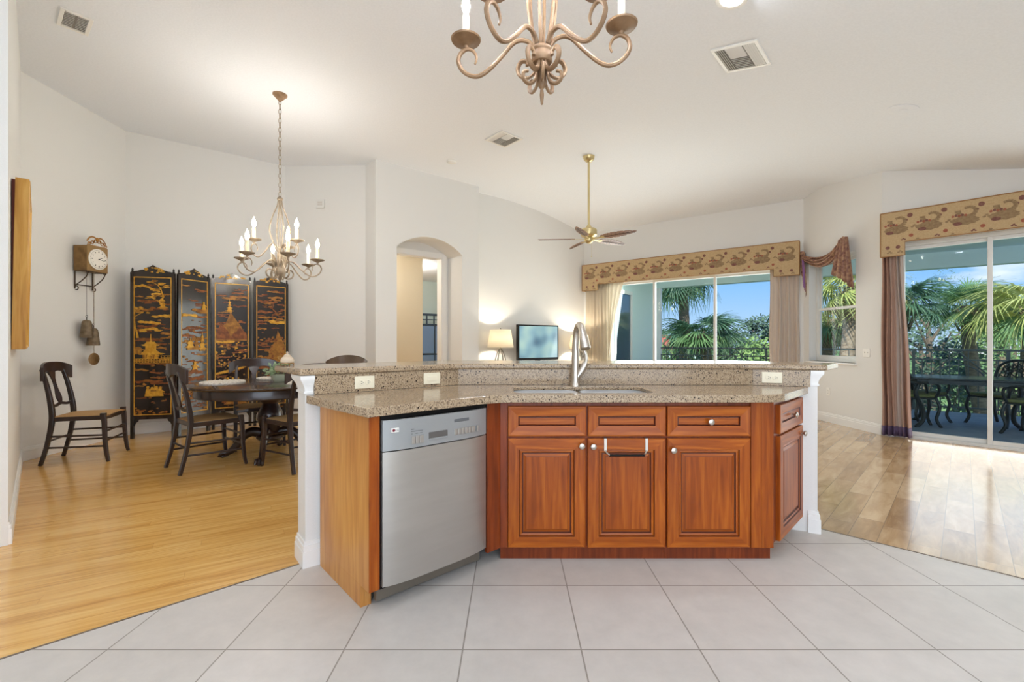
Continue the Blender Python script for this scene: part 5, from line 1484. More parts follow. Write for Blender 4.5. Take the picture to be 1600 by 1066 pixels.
def table_lamp(px, y, zb, zt, r0, r1, label):
    x = along(px, y); p = tvp(x, y)
    t = thing('table_lamp', label, 'table lamp', (p[0], p[1], CZ))
    zb -= CZ; zt -= CZ
    g = G()
    n = 40
    vs = [(r0 * cos(2 * pi * i / n), r0 * sin(2 * pi * i / n), zb) for i in range(n)] + [(r1 * cos(2 * pi * i / n), r1 * sin(2 * pi * i / n), zt) for i in range(n)]
    g.add(vs, [(i, (i + 1) % n, n + (i + 1) % n, n + i) for i in range(n)])
    g.build('lamp_shade', MT['shade'], t, smooth=True, solid=0.003)
    BM = mat('pewter_lamp', srgb(84, 80, 72), 0.5, metal=0.3)
    G().lathe([(0, 0), (0.085, 0.0), (0.09, 0.01), (0.07, 0.025), (0.03, 0.035), (0.012, 0.05), (0.0, 0.05)], 24).build('base', BM, t, smooth=True)
    h = zb
    for k in range(6):
        a = k * pi / 3
        G().tube(bez([(0.012 * cos(a), 0.012 * sin(a), 0.04), (0.07 * cos(a), 0.07 * sin(a), h * 0.25), (0.095 * cos(a), 0.095 * sin(a), h * 0.5), (0.06 * cos(a), 0.06 * sin(a), h * 0.78), (0.012 * cos(a), 0.012 * sin(a), h * 0.98)], 5), 0.0075, 8).build('cage_rib', BM, t, smooth=True)
    G().tube([(0, 0, h * 0.95), (0, 0, h + 0.05)], 0.009, 8).tube([(0, 0, h + 0.02), (0.06, 0, h + 0.10), (0.05, 0, zt - 0.01), (0, 0, zt + 0.012)], 0.002, 6).lathe([(0.0, zt + 0.01), (0.008, zt + 0.014), (0.008, zt + 0.026), (0.0, zt + 0.032)], 12).build('harp', BM, t, smooth=True)
    for k in range(3):
        a = 2 * pi * k / 3
        G().tube([(0, 0, zt - 0.002), (r1 * cos(a), r1 * sin(a), zt - 0.004)], 0.0018, 6).build('shade_spoke', BM, t)
    G().lathe([(0.012, h + 0.05), (0.016, h + 0.07), (0.03, h + 0.11), (0.028, h + 0.135), (0.0, h + 0.155)], 14).build('bulb', MT['bulb'], t, smooth=True)
    lamp('table_lamp_light', 'POINT', (p[0], p[1], CZ + h + 0.17), 20, (1.0, 0.88, 0.70), shadow_soft_size=0.03)
    return t
table_lamp(782, -0.33, 1.095, 1.415, 0.235, 0.185, 'lit table lamp with white drum shade left of the television')
table_lamp(905.5, -0.30, 1.045, 1.335, 0.215, 0.17, 'lit table lamp with white drum shade behind the faucet, by the sheer curtain')

# ------------------------------------------------------------------ fabrics
def weave(name, c1, c2, c3, sx=14.0):
    m = mat(name, c1, 0.75)
    t = N(m, 'TexCoord'); p = N(m, 'Mapping'); p.inputs['Scale'].default_value = (sx, 0.001, 0.05)
    n = N(m, 'TexNoise', Scale=1.0, Detail=3.0)
    r = ramp_node(m, [(0.36, c1), (0.5, c2), (0.64, c3)])
    lk(m, t.outputs['Object'], p.inputs[0]); lk(m, p.outputs[0], n.inputs['Vector']); lk(m, n.outputs['Fac'], r.inputs[0]); lk(m, r.outputs[0], bs(m).inputs['Base Color'])
    return m
MT['drape'] = weave('striped_rose_taupe_silk', srgb(142, 96, 76), srgb(172, 138, 120), srgb(176, 164, 156), 9)
MT['drape_pale'] = weave('pale_taupe_silk', srgb(188, 172, 158), srgb(202, 188, 174), srgb(176, 158, 144), 9)
def sheer_mat():
    m = mat('cream_sheer', srgb(226, 216, 198), 0.8)
    t = m.node_tree
    tr = t.nodes.new('ShaderNodeBsdfTranslucent'); tr.inputs['Color'].default_value = srgb(236, 228, 212)
    mx = t.nodes.new('ShaderNodeMixShader'); mx.inputs[0].default_value = 0.45
    tp = t.nodes.new('ShaderNodeBsdfTransparent'); mx2 = t.nodes.new('ShaderNodeMixShader'); mx2.inputs[0].default_value = 0.16
    o = [n for n in t.nodes if n.type == 'OUTPUT_MATERIAL'][0]
    t.links.new(bs(m).outputs[0], mx.inputs[1]); t.links.new(tr.outputs[0], mx.inputs[2]); t.links.new(mx.outputs[0], mx2.inputs[1]); t.links.new(tp.outputs[0], mx2.inputs[2]); t.links.new(mx2.outputs[0], o.inputs['Surface'])
    return m
MT['sheer'] = sheer_mat()
GROUND_F = noisy('tan_brocade', srgb(186, 158, 116), srgb(196, 170, 130), 60, 0.8)
MOT1 = noisy('plum_motif', srgb(112, 70, 62), srgb(134, 92, 80), 40, 0.8)
MOT2 = noisy('olive_taupe_motif', srgb(138, 112, 80), srgb(156, 132, 98), 40, 0.8)
MOT3 = noisy('russet_motif', srgb(150, 84, 62), srgb(166, 100, 76), 40, 0.8)
def sub_poly(P, cx, cz, s): return [(cx + s * x, cz + s * z) for x, z in P]
def motif(g, cx, cz, s, y, clipz):
    """woven scroll-and-cloud medallion: a curling ribbon above a scalloped body"""
    def put(poly, m, d=0.0):
        zs = [(x, min(max(z, clipz[0]), clipz[1])) for x, z in poly]
        g.prism_y(zs, y - 0.0012 - d, y + 0.0005, m)
    rib = []
    for i in range(17):
        t = i / 16
        ang = 2.2 - 5.6 * t
        rr = 0.20 + 0.16 * t
        rib.append((0.10 + rr * cos(ang), 0.24 + rr * 0.85 * sin(ang), 0.055 + 0.055 * t))
    for a, b in zip(rib[:-1], rib[1:]):
        d = Vector((b[0] - a[0], b[1] - a[1])); n = Vector((-d.y, d.x)).normalized()
        put(sub_poly([(a[0] - n.x * a[2], a[1] - n.y * a[2]), (a[0] + n.x * a[2], a[1] + n.y * a[2]), (b[0] + n.x * b[2], b[1] + n.y * b[2]), (b[0] - n.x * b[2], b[1] - n.y * b[2])], cx, cz, s), 2)
    n = 22
    put(sub_poly([(0.46 * cos(2 * pi * i / n) * (1 + 0.12 * (i % 2)), -0.20 + 0.20 * sin(2 * pi * i / n) * (1 + 0.16 * (i % 2))) for i in range(n)], cx, cz, s), 2, 0.0002)
    put(sub_poly([(-0.26 + 0.16 * cos(2 * pi * i / 12), -0.32 + 0.09 * sin(2 * pi * i / 12)) for i in range(12)], cx, cz, s), 1, 0.0005)
    for k in range(5):
        put(sub_poly([(-0.42 + 0.11 * k + 0.055 * cos(2 * pi * i / 9), 0.06 + 0.03 * (k % 2) + 0.06 * sin(2 * pi * i / 9)) for i in range(9)], cx, cz, s), 1 if k % 2 else 3, 0.0005)
def sprig(g, cx, cz, s, y, m, clipz):
    for k in range(3):
        q = [(cx + s * (0.9 * (k - 1) * 0.6 + 0.45 * cos(2 * pi * i / 9)), cz + s * (0.5 * (k == 1) + 0.30 * sin(2 * pi * i / 9))) for i in range(9)]
        q = [(x, min(max(z, clipz[0]), clipz[1])) for x, z in q]
        g.prism_y(q, y - 0.001, y + 0.0005, m)
def disc_m(g, cx, cz, r, y, m, clipz):
    g.prism_y([(cx + r * cos(2 * pi * i / 12), min(max(cz + r * sin(2 * pi * i / 12), clipz[0]), clipz[1])) for i in range(12)], y - 0.001, y + 0.0005, m)
def cornice(name, label, p0, p1, x0, x1, z0, z1_, dep, drop, dw, pitch):
    ln, rz = frame_of(p0, p1)
    t = thing(name, label, 'cornice', (p0[0], p0[1], 0), rz)
    g = G()
    y = -dep
    r = 0.02
    g.box(x0, x1, y, y + 0.018, z0, z1_); 
    g.box(x0, x0 + 0.018, y + 0.018, -0.001, z0 - drop, z1_); g.box(x1 - 0.018, x1, y + 0.018, -0.001, z0 - drop, z1_); g.box(x0 + 0.018, x1 - 0.018, y + 0.018, -0.001, z1_ - 0.018, z1_)
    g.box(x0, x0 + dw, y, y + 0.018, z0 - drop, z0); g.box(x1 - dw, x1, y, y + 0.018, z0 - drop, z0)
    cz = (z0 + z1_) / 2; s = (z1_ - z0) * 0.62
    n = int((x1 - x0) / pitch); R = random.Random(5)
    cl = (z0 + 0.006, z1_ - 0.006)
    for k in range(n):
        x = x0 + (x1 - x0) * (k + 0.5) / n
        motif(g, x, cz + 0.01, s, y, cl)
        xm = x + pitch / 2
        if k < n - 1:
            disc_m(g, xm - 0.02, cz + s * 0.52, 0.026, y, 1, cl); disc_m(g, xm - 0.055, cz + s * 0.30, 0.016, y, 1, cl)
            sprig(g, xm + 0.02, cz - s * 0.10, 0.035, y, 2, cl); disc_m(g, xm - 0.01, cz - s * 0.52, 0.021, y, 3, cl); sprig(g, xm + 0.05, cz - s * 0.80, 0.034, y, 2, cl)
            sprig(g, xm + 0.06, cz + s * 0.85, 0.036, y, 2, cl); sprig(g, xm - 0.08, cz - s * 0.70, 0.026, y, 1, cl)
    for xa in (x0 + dw * 0.3, x0 + dw * 0.72, x1 - dw * 0.72, x1 - dw * 0.3):
        disc_m(g, xa, z0 - drop * 0.35, 0.022, y, 1, (z0 - drop, z0)); sprig(g, xa + 0.02, z0 - drop * 0.75, 0.03, y, 2, (z0 - drop, z0))
    g.build('fabric_board', [GROUND_F, MOT1, MOT2, MOT3], t, fix=False)
    pip = G()
    for pts in ([(x0, y - 0.002, z1_), (x1, y - 0.002, z1_)], [(x0, y - 0.002, z0 - drop), (x0, y - 0.002, z1_)], [(x1, y - 0.002, z0 - drop), (x1, y - 0.002, z1_)],
                [(x0, y - 0.002, z0 - drop), (x0 + dw, y - 0.002, z0 - drop), (x0 + dw, y - 0.002, z0), (x1 - dw, y - 0.002, z0), (x1 - dw, y - 0.002, z0 - drop), (x1, y - 0.002, z0 - drop)]):
        pip.tube(pts, 0.006, 6)
    pip.build('piping', mat('cord_piping', srgb(160, 118, 72), 0.7), t, smooth=True)
    return t
cornice('cornice', 'long fabric-covered cornice with scroll motifs over the rear glass doors', PJ, PI, 0.03, 3.93, 2.395, 2.815, 0.14, 0.125, 0.36, 0.345)
cornice('cornice', 'fabric-covered cornice with large motifs over the right-hand glass doors', PG, PH, 0.005, 3.62, 2.425, 2.805, 0.15, 0.165, 0.235, 0.30)

def drape(name, label, p0, p1, x0, x1, z0, z1_, folds, amp, y, m, cat='curtain', flare=0.0, hem=None, side=0):
    ln, rz = frame_of(p0, p1)
    t = thing(name, label, cat, (p0[0], p0[1], 0), rz)
    R = random.Random(folds)
    ph = [R.uniform(-0.35, 0.35) for _ in range(folds + 2)]
    def fn(u, v):
        k = u * folds; i = int(min(k, folds - 1)); f = k - i
        a = amp * (0.75 + 0.5 * sin(ph[i] * 9)) * (0.55 + 0.45 * (1 - v))
        xx = x0 + (x1 - x0) * u + flare * (1 - v) * (u - side) + 0.006 * sin(9 * v + 4 * u)
        return (xx, y - a * (0.5 - 0.5 * cos(2 * pi * f)) + 0.004 * sin(7 * v + i), z0 + (z1_ - z0) * v)
    g = G().grid(fn, folds * 10, 14)
    o = g.build('panel', m, t, smooth=True, solid=0.003, angle=180)
    if hem:
        g = G().grid(lambda u, v: tuple(Vector(fn(u, v * hem[0] / (z1_ - z0))) + Vector((0, -0.004, 0))), folds * 10, 2)
        g.build('hem', hem[1], t, smooth=True, solid=0.003, angle=180)
    return t
drape('sheer_curtain', 'cream sheer curtain at the left end of the rear glass doors', PJ, PI, 0.06, 0.62, 0.02, 2.42, 7, 0.06, -0.03, MT['sheer'])
def tie(u, v):
    x0 = 0.60 + 0.0 * u
    w = 0.30 * (v ** 1.6) + 0.02
    return (x0 + w * u, -0.045 - 0.03 * (0.5 - 0.5 * cos(2 * pi * 3 * u)), 0.9 + 1.5 * v)
t = thing('sheer_curtain', 'edge of white sheer drawn back across the left glass pane', 'curtain', (PJ[0], PJ[1], 0), frame_of(PJ, PI)[1])
G().grid(tie, 36, 14).build('panel', MT['sheer'], t, smooth=True, solid=0.002, angle=180)
drape('curtain', 'pale taupe curtain at the right end of the rear glass doors', PJ, PI, 3.50, 3.92, 0.02, 2.42, 7, 0.06, -0.03, MT['drape_pale'])
drape('curtain', 'rose and taupe striped floor-length curtain left of the right-hand glass doors', PG, PH, 0.0, 0.20, 0.02, 2.41, 6, 0.07, -0.03, MT['drape'], flare=0.10, hem=(0.12, mat('purple_hem', srgb(94, 76, 104), 0.7)))

# swag scarf over the side window
def swag_mat():
    m = mat('plum_swag_silk', srgb(138, 102, 88), 0.6)
    t = N(m, 'TexCoord'); v = N(m, 'TexVoronoi', Scale=14.0); n = N(m, 'TexNoise', Scale=26.0, Detail=4.0)
    r = ramp_node(m, [(0.30, srgb(104, 66, 58)), (0.46, srgb(144, 104, 86)), (0.64, srgb(176, 140, 108))])
    lk(m, t.outputs['Object'], n.inputs['Vector']); lk(m, n.outputs['Fac'], r.inputs[0]); lk(m, r.outputs[0], bs(m).inputs['Base Color'])
    return m
MT['swag'] = swag_mat()
PURP = mat('violet_lining', srgb(140, 96, 150), 0.6)
ln, rz = frame_of(PI, PG)
sw = thing('swag_valance', 'plum and tan silk scarf swagged over the narrow side window', 'window scarf', (PI[0], PI[1], 0), rz)
XA, XB = 0.08, 0.92
def sag(u, v):
    x = XA + (XB - XA) * u
    top = 2.58 + 0.05 * u
    s = 0.085 * 4 * u * (1 - u) * (1.15 - 0.3 * u) + 0.07 * sin(pi * u) * u
    w = (0.07 + 0.075 * (4 * u * (1 - u)) + 0.03 * u) * v
    fold = 0.030 * sin(v * pi * 7) * (0.4 + 0.6 * sin(pi * u))
    return (x, -0.055 - 0.05 * sin(pi * v) - fold * 0.7, top - s - w + 0.06 * max(0, u - 0.75) * 4 * (1 - v))
G().grid(sag, 30, 42).build('swag', MT['swag'], sw, smooth=True, solid=0.004, angle=180)
def tail_r(u, v):
    w = 0.17 + 0.23 * v
    x = 0.985 - w / 2 + w * u - 0.005 * v
    ln_ = 0.47 + 0.27 * u ** 1.1 + 0.025 * sin(u * pi * 8)
    return (x, -0.075 - (0.02 + 0.035 * v) * (0.5 + 0.5 * cos(2 * pi * 4 * u)) - 0.02 * (1 - v), 2.665 - 0.02 * (2 * u - 1) ** 2 - ln_ * v)
G().grid(tail_r, 48, 16).build('tail', MT['swag'], sw, smooth=True, solid=0.004, angle=180)
def tail_l(u, v):
    w = 0.06 + 0.13 * v * (1.3 - v)
    x = 0.10 - w / 2 + w * u + 0.04 * v
    ln_ = 0.34 + 0.36 * u
    return (x, -0.07 - 0.025 * (0.5 + 0.5 * cos(2 * pi * 3 * u)), 2.60 - ln_ * v)
a = G().grid(tail_l, 30, 14).build('tail', MT['swag'], sw, smooth=True, solid=0.004, angle=180)
b = G().grid(lambda u, v: tuple(Vector(tail_l(0.50 + 0.42 * u, 0.14 + 0.78 * v)) + Vector((0, -0.014, 0))), 16, 10).build('lining', PURP, a, smooth=True, solid=0.003, angle=180)
G().ball((0.05, -0.06, 2.60), 0.05, 0.05, 0.05).build('knot', MT['swag'], sw, smooth=True)

# switch and outlet on the narrow right wall
def on_right(py, px):
    k = (px - 800) / F_PX; a, b = Vector(PI), Vector(PG); d = b - a
    t_ = (k * a.y - a.x) / (d.x - k * d.y); p = a + d * t_
    return (p.x, p.y, EYE - (py - HOR) / F_PX * p.y)
plate('light_switch', 'white double toggle switch on the wall left of the striped curtain', on_right(551.5, 1354), rz, 0.115, 0.115, 'toggles', MT['whiteplastic'], 'switch')
plate('outlet', 'white outlet low on the wall behind the right post', on_right(612, 1294.5), rz, 0.07, 0.115, 'outlet', MT['whiteplastic'], 'outlet')

# ------------------------------------------------------------------ dark panelled cabinet in the bedroom beyond the arch
k = (673 - 800) / F_PX
best = None
for i in range(500):
    q = loc_mid(-2.0 + i * 0.016, 4.5)
    if q[0] / q[1] >= k: best = -2.0 + i * 0.016; break
q = loc_mid(best, 4.5)
DK = mat('dark_blue_grey_paint', srgb(52, 66, 82), 0.4)
BLU = mat('slate_panel', srgb(110, 136, 172), 0.3)
hb = thing('cabinet', 'slate-blue panelled cabinet with a fretwork top in the room beyond the arch', 'cabinet', (q[0], q[1], 0), RZ)
ztop = EYE + (HOR - 491) / F_PX * q[1]; zmid = EYE + (HOR - 508) / F_PX * q[1]; 
G().box(-0.9, 0.9, -0.20, 0.20, 0.08, zmid).build('body', DK, hb, bevel=0.004)
for i in range(4): G().box(-0.86 + 0.44 * i, -0.46 + 0.44 * i, -0.222, -0.20, 0.9 - 0.02, zmid - 0.04).build('door', BLU, hb, bevel=0.012, seg=1)
for i in range(4): G().box(-0.86 + 0.44 * i, -0.46 + 0.44 * i, -0.222, -0.20, 0.14, 0.84).build('drawer', BLU, hb, bevel=0.012, seg=1)
g = G()
g.box(-0.9, 0.9, -0.20, -0.15, ztop - 0.06, ztop); g.box(-0.9, 0.9, -0.20, -0.15, zmid, zmid + 0.02)
for i in range(9): g.box(-0.9 + 0.22 * i, -0.87 + 0.22 * i, -0.19, -0.16, zmid, ztop)
g.box(-0.9, 0.9, -0.185, -0.165, (zmid + ztop) / 2 - 0.03, (zmid + ztop) / 2 - 0.005)
g.build('fretwork', DK, hb)
G().box(-0.88, 0.88, -0.18, 0.18, 0.0, 0.08).build('plinth', DK, hb)
# ------------------------------------------------------------------ lanai railing
RM = mat('dark_bronze_rail', srgb(80, 90, 88), 0.45, metal=0.2)
LR, RR = frame_of(outer(0), outer(OEND))
rl = thing('lanai_railing', 'dark metal balcony railing with diagonal and arched infill round the lanai', 'railing', (O0[0], O0[1], -0.05), RR)
RT = 1.115
G().box(0.06, LR, -0.025, 0.025, RT - 0.035, RT).build('top_rail', RM, rl, bevel=0.006)
G().box(0.06, LR, -0.015, 0.015, RT - 0.20, RT - 0.175).build('mid_rail', RM, rl)
G().box(0.06, LR, -0.015, 0.015, 0.07, 0.10).build('bottom_rail', RM, rl)
bay = 1.2; nb = int(LR / bay)
for k in range(nb + 1): G().box(0.06 + bay * k - 0.022, 0.06 + bay * k + 0.022, -0.022, 0.022, 0, RT - 0.035).build('post', RM, rl)
for k in range(nb):
    for j in range(1, 10):
        x = 0.06 + bay * k + bay * j / 10
        G().box(x - 0.008, x + 0.008, -0.008, 0.008, 0.10, RT - 0.20 if j % 2 else RT - 0.035).build('baluster', RM, rl)
    a, b, c = 0.06 + bay * k, 0.06 + bay * (k + 1), 0.06 + bay * (k + 0.5)
    g = G(); g.tube([(a, -0.012, 0.42), (c, -0.012, RT - 0.05)], 0.011, 6); g.tube([(b, -0.012, 0.42), (c, -0.012, RT - 0.05)], 0.011, 6)
    g.build('brace', RM, rl)
    G().tube([(c + 0.36 * cos(t), 0.012, 0.48 + 0.36 * sin(t)) for t in [pi * i / 16 for i in range(17)]], 0.010, 6).build('arch', RM, rl, smooth=True)

# ------------------------------------------------------------------ cast metal lanai furniture
LM = mat('cast_dark_green_metal', srgb(34, 46, 48), 0.42, metal=0.35)
CU = noisy('olive_cushion', srgb(96, 104, 58), srgb(120, 126, 76), 12, 0.8)
LZ = -0.05
def lanai_chair(label):
    """front toward -y"""
    t = thing('patio_chair', label, 'patio chair', (0, 0, LZ), 0, 'dark cast metal patio chairs')
    G().box(-0.25, 0.25, -0.24, 0.24, 0.405, 0.43).build('seat_frame', LM, t, bevel=0.01)
    G().box(-0.235, 0.235, -0.23, 0.22, 0.43, 0.475).build('cushion', CU, t, bevel=0.018, seg=3)
    for s in (-1, 1):
        G().tube(bez([(s * 0.235, -0.22, 0.42), (s * 0.255, -0.25, 0.28), (s * 0.24, -0.22, 0.12), (s * 0.26, -0.27, 0.0)], 5), 0.021, 8).build('front_leg', LM, t, smooth=True)
        G().tube(bez([(s * 0.225, 0.22, 0.42), (s * 0.24, 0.25, 0.25), (s * 0.235, 0.26, 0.12), (s * 0.25, 0.32, 0.0)], 5), 0.020, 8).build('rear_leg', LM, t, smooth=True)
        G().tube(bez([(s * 0.24, -0.21, 0.43), (s * 0.285, -0.23, 0.56), (s * 0.29, -0.18, 0.64), (s * 0.285, 0.0, 0.655), (s * 0.26, 0.20, 0.66), (s * 0.24, 0.27, 0.70)], 5), 0.018, 8).build('arm', LM, t, smooth=True)
    P = [(-0.225, 0.225, 0.43), (-0.25, 0.265, 0.65), (-0.22, 0.31, 0.86), (-0.11, 0.335, 0.945), (0, 0.34, 0.965), (0.11, 0.335, 0.945), (0.22, 0.31, 0.86), (0.25, 0.265, 0.65), (0.225, 0.225, 0.43)]
    G().tube(bez(P, 5), 0.020, 8).build('back_frame', LM, t, smooth=True)
    g = G()
    for k in range(-3, 4):
        x = k * 0.065
        zt = 0.95 - 0.9 * x * x * 2
        g.tube([(x * 0.9, 0.228, 0.45), (x * 1.05, 0.285, 0.72), (x * 0.85, 0.335, zt)], 0.009, 6)
    for (x, z, r) in ((0, 0.72, 0.09), (-0.12, 0.66, 0.06), (0.12, 0.66, 0.06), (-0.10, 0.82, 0.06), (0.10, 0.82, 0.06), (0, 0.87, 0.05), (0, 0.56, 0.06)):
        yy = 0.23 + (z - 0.45) * 0.21
        g.tube([(x + r * cos(2 * pi * i / 14), yy - 0.005, z + r * sin(2 * pi * i / 14)) for i in range(15)], 0.009, 6)
        for q in range(5):
            a = 2 * pi * q / 5; g.tube([(x, yy - 0.005, z), (x + r * 0.9 * cos(a), yy - 0.005, z + r * 0.9 * sin(a))], 0.010, 6)
    g.build('back_lattice', LM, t, smooth=True)
    return t
def put(o, x, y, fx, fy, label=None):
    o.location = (x, y, LZ); o.rotation_euler = (0, 0, atan2(fy, fx) + pi / 2)
    if label: o['label'] = label
TBX, TBY = 6.62, 6.55
c = lanai_chair('dark patio chair at the right of the patio table, its back toward the room')
put(c, 6.98, 5.98, -0.35, 0.94)
put(dup(c), 6.02, 6.85, 1.0, -0.25, 'dark cast metal patio chair at the left of the patio table, beside the striped curtain')
put(dup(c), 6.42, 7.10, 0.35, -0.94, 'dark cast metal patio chair behind the patio table, by the railing')
put(dup(c), 7.30, 6.75, -1.0, -0.15, 'dark cast metal patio chair at the far right end of the patio table')
put(dup(c), 2.78, 10.05, 0.85, -0.5, 'dark patio chair by the lanai end wall, seen through the rear glass doors')
pt_ = thing('patio_table', 'dark cast metal patio table on curved legs beyond the right-hand glass doors', 'patio table', (TBX, TBY, LZ), radians(-40))
G().box(-0.62, 0.62, -0.45, 0.45, 0.70, 0.73).build('tabletop', mat('dark_table_metal', srgb(40, 50, 54), 0.2, metal=0.3), pt_, bevel=0.012)
G().box(-0.56, 0.56, -0.39, 0.39, 0.64, 0.70).build('apron', LM, pt_)
for sx in (-1, 1):
    for sy in (-1, 1):
        G().tube(bez([(sx * 0.53, sy * 0.36, 0.66), (sx * 0.58, sy * 0.40, 0.50), (sx * 0.50, sy * 0.34, 0.26), (sx * 0.50, sy * 0.34, 0.10), (sx * 0.58, sy * 0.40, 0.0)], 5), 0.028, 8).build('leg', LM, pt_, smooth=True)

# ------------------------------------------------------------------ palms
def leafmat(name, a, b):
    m = noisy(name, a, b, 2.5, 0.55)
    t = m.node_tree
    tr = t.nodes.new('ShaderNodeBsdfTranslucent'); tr.inputs['Color'].default_value = b
    mx = t.nodes.new('ShaderNodeMixShader'); mx.inputs[0].default_value = 0.3
    o = [n for n in t.nodes if n.type == 'OUTPUT_MATERIAL'][0]
    t.links.new(bs(m).outputs[0], mx.inputs[1]); t.links.new(tr.outputs[0], mx.inputs[2]); t.links.new(mx.outputs[0], o.inputs['Surface'])
    return m
PGREEN = leafmat('palm_green', srgb(88, 128, 84), srgb(136, 170, 112))
PDARK = leafmat('palm_dark_green', srgb(66, 104, 84), srgb(104, 140, 108))
PYEL = leafmat('palm_yellow_green', srgb(158, 176, 92), srgb(206, 208, 138))
PDEAD = leafmat('palm_dry', srgb(150, 124, 88), srgb(186, 160, 118))
TRK = noisy('palm_trunk', srgb(112, 96, 80), srgb(150, 132, 110), 9, 0.9, (1, 1, 3), b=0.4)
def frond_mesh(seed, n, droop, fan):
    """one fan frond growing along +x: petiole, then narrow folded leaflets that droop at the tips"""
    R = random.Random(seed)
    g = G()
    P = [(0, 0, 0), (0.35, 0, 0.07), (0.7, 0, 0.05)]
    g.tube(bez(P, 3), [0.016, 0.015, 0.014, 0.013, 0.012, 0.011, 0.010], 5)
    for k in range(n):
        a = (k / (n - 1) - 0.5) * fan
        bx = 0.52 + 0.20 * cos(a * 0.6)
        ln = (0.80 - 0.22 * abs(a) / (fan / 2)) * R.uniform(0.88, 1.08)
        w = 0.024
        pts = []
        d = droop * R.uniform(0.7, 1.35)
        segs = 5
        for i in range(segs + 1):
            t = i / segs
            pts.append(Vector((bx + cos(a) * ln * t, sin(a) * ln * t, 0.05 + 0.10 * sin(t * 1.8) * (1 - abs(a) / fan) - d * t * t * ln * 0.9)))
        sd = Vector((-sin(a), cos(a), 0))
        vs = []
        for i, p in enumerate(pts):
            t = i / segs
            ww = w * (1.0 if t < 0.4 else 1 - (t - 0.4) / 0.62) * (0.45 + 0.55 * min(1, t * 3))
            vs += [p - sd * ww, p + Vector((0, 0, -0.010)), p + sd * ww]
        g.add(vs, [(3 * i + j, 3 * i + j + 1, 3 * (i + 1) + j + 1, 3 * (i + 1) + j) for i in range(segs) for j in (0, 1)])
    return g
FM = {}
def frond_data(kind, m, key):
    if (key) not in FM:
        o = frond_mesh(*kind).build('frond', m, None, fix=False, smooth=True)
        FM[key] = o.data
        bpy.data.objects.remove(o)
    return FM[key]
def palm(label, x, y, zc_, s, n, mats, seed, trunk_r=0.16, droop=0.55, low=-0.75, high=1.25):
    t = thing('palm_tree', label, 'palm tree', (x, y, -3.2), 0, 'cabbage palms beyond the lanai')
    h = zc_ + 3.2
    R = random.Random(seed)
    P = [(0.25 * sin(i * 0.5 + seed), 0.1 * i / 8, h * i / 8) for i in range(9)]
    P = [(p[0] - P[-1][0], p[1] - P[-1][1], p[2]) for p in P]
    g = G().tube(bez(P, 4), [trunk_r * (1.15 - 0.25 * i / 32 + 0.05 * (i % 2)) for i in range(33)], 12)
    g.build('trunk', TRK, t, smooth=True)
    g = G()
    for k in range(16):
        a = k * 2.4; z = h - 0.55 + 0.035 * k
        g.tube([(trunk_r * 0.9 * cos(a), trunk_r * 0.9 * sin(a), z - 0.2), (trunk_r * 1.7 * cos(a), trunk_r * 1.7 * sin(a), z + 0.1)], [0.035, 0.02], 5)
    g.build('boots', TRK, t)
    for k in range(n):
        f = (k + 0.5) / n
        el = high + (low - high) * f + R.uniform(-0.12, 0.12)
        az = k * 2.39996 + R.uniform(-0.2, 0.2)
        ms = mats[0] if f < 0.55 else (mats[1] if f < 0.85 else mats[2])
        v = k % 3
        me = frond_data((seed % 3 * 10 + v, 26, droop + 0.15 * v, 4.2), ms, (seed % 3, v, ms.name, round(droop, 2)))
        o = bpy.data.objects.new('frond', me); C.objects.link(o); o.parent = t
        o.location = (0.08 * cos(az), 0.08 * sin(az), h - 0.05)
        q = Matrix.Rotation(az, 4, 'Z') @ Matrix.Rotation(-el, 4, 'Y') @ Matrix.Rotation(R.uniform(-0.5, 0.5), 4, 'X')
        o.rotation_euler = q.to_euler(); sc = s * R.uniform(0.85, 1.12); o.scale = (sc, sc, sc)
    return t
def at(px, Y, py): return (px - 800) / F_PX * Y, Y, EYE - (py - HOR) / F_PX * Y
x, y, z = at(1512, 12.5, 478); palm('green fan palm standing behind the patio table, seen in the left glass pane', x, y, z, 0.72, 30, (PGREEN, PDARK, PGREEN), 1)
x, y, z = at(1618, 10.8, 478); palm('sunlit yellow-green fan palm at the right picture edge beyond the railing', x, y, z, 0.92, 30, (PYEL, PYEL, PGREEN), 2, droop=0.75, high=0.8)
x, y, z = at(1412, 11.8, 470); palm('dark spiky fan palm just right of the striped curtain', x, y, z, 0.72, 28, (PDARK, PDARK, PGREEN), 3, high=0.9)
x, y, z = at(1330, 11.2, 448); palm('yellow-green fan palm with dry fronds seen through the narrow side window', x, y, z, 0.72, 34, (PYEL, PYEL, PDEAD), 4, droop=0.85, low=-1.2)
x, y, z = at(1302, 13.2, 500); palm('second yellow-green fan palm, lower in the narrow side window', x, y, z, 0.8, 30, (PYEL, PGREEN, PDEAD), 9, droop=0.8, low=-1.0, high=0.9)
x, y, z = at(1062, 14.5, 428); palm('tall fan palm whose fronds hang below the lanai beam in the rear doors', x, y, z, 0.88, 34, (PGREEN, PDARK, PGREEN), 5, droop=0.8, low=-1.1)
x, y, z = at(1096, 14.0, 522); palm('low broad fan palm behind the railing in the middle of the rear doors', x, y, z, 0.88, 34, (PDARK, PGREEN, PDARK), 6, droop=0.55, low=-0.5, high=0.75)
x, y, z = at(1568, 17.0, 505); palm('fan palm deep behind the sunlit one, across the right glass panes', x, y, z, 0.9, 28, (PDARK, PGREEN, PGREEN), 8)

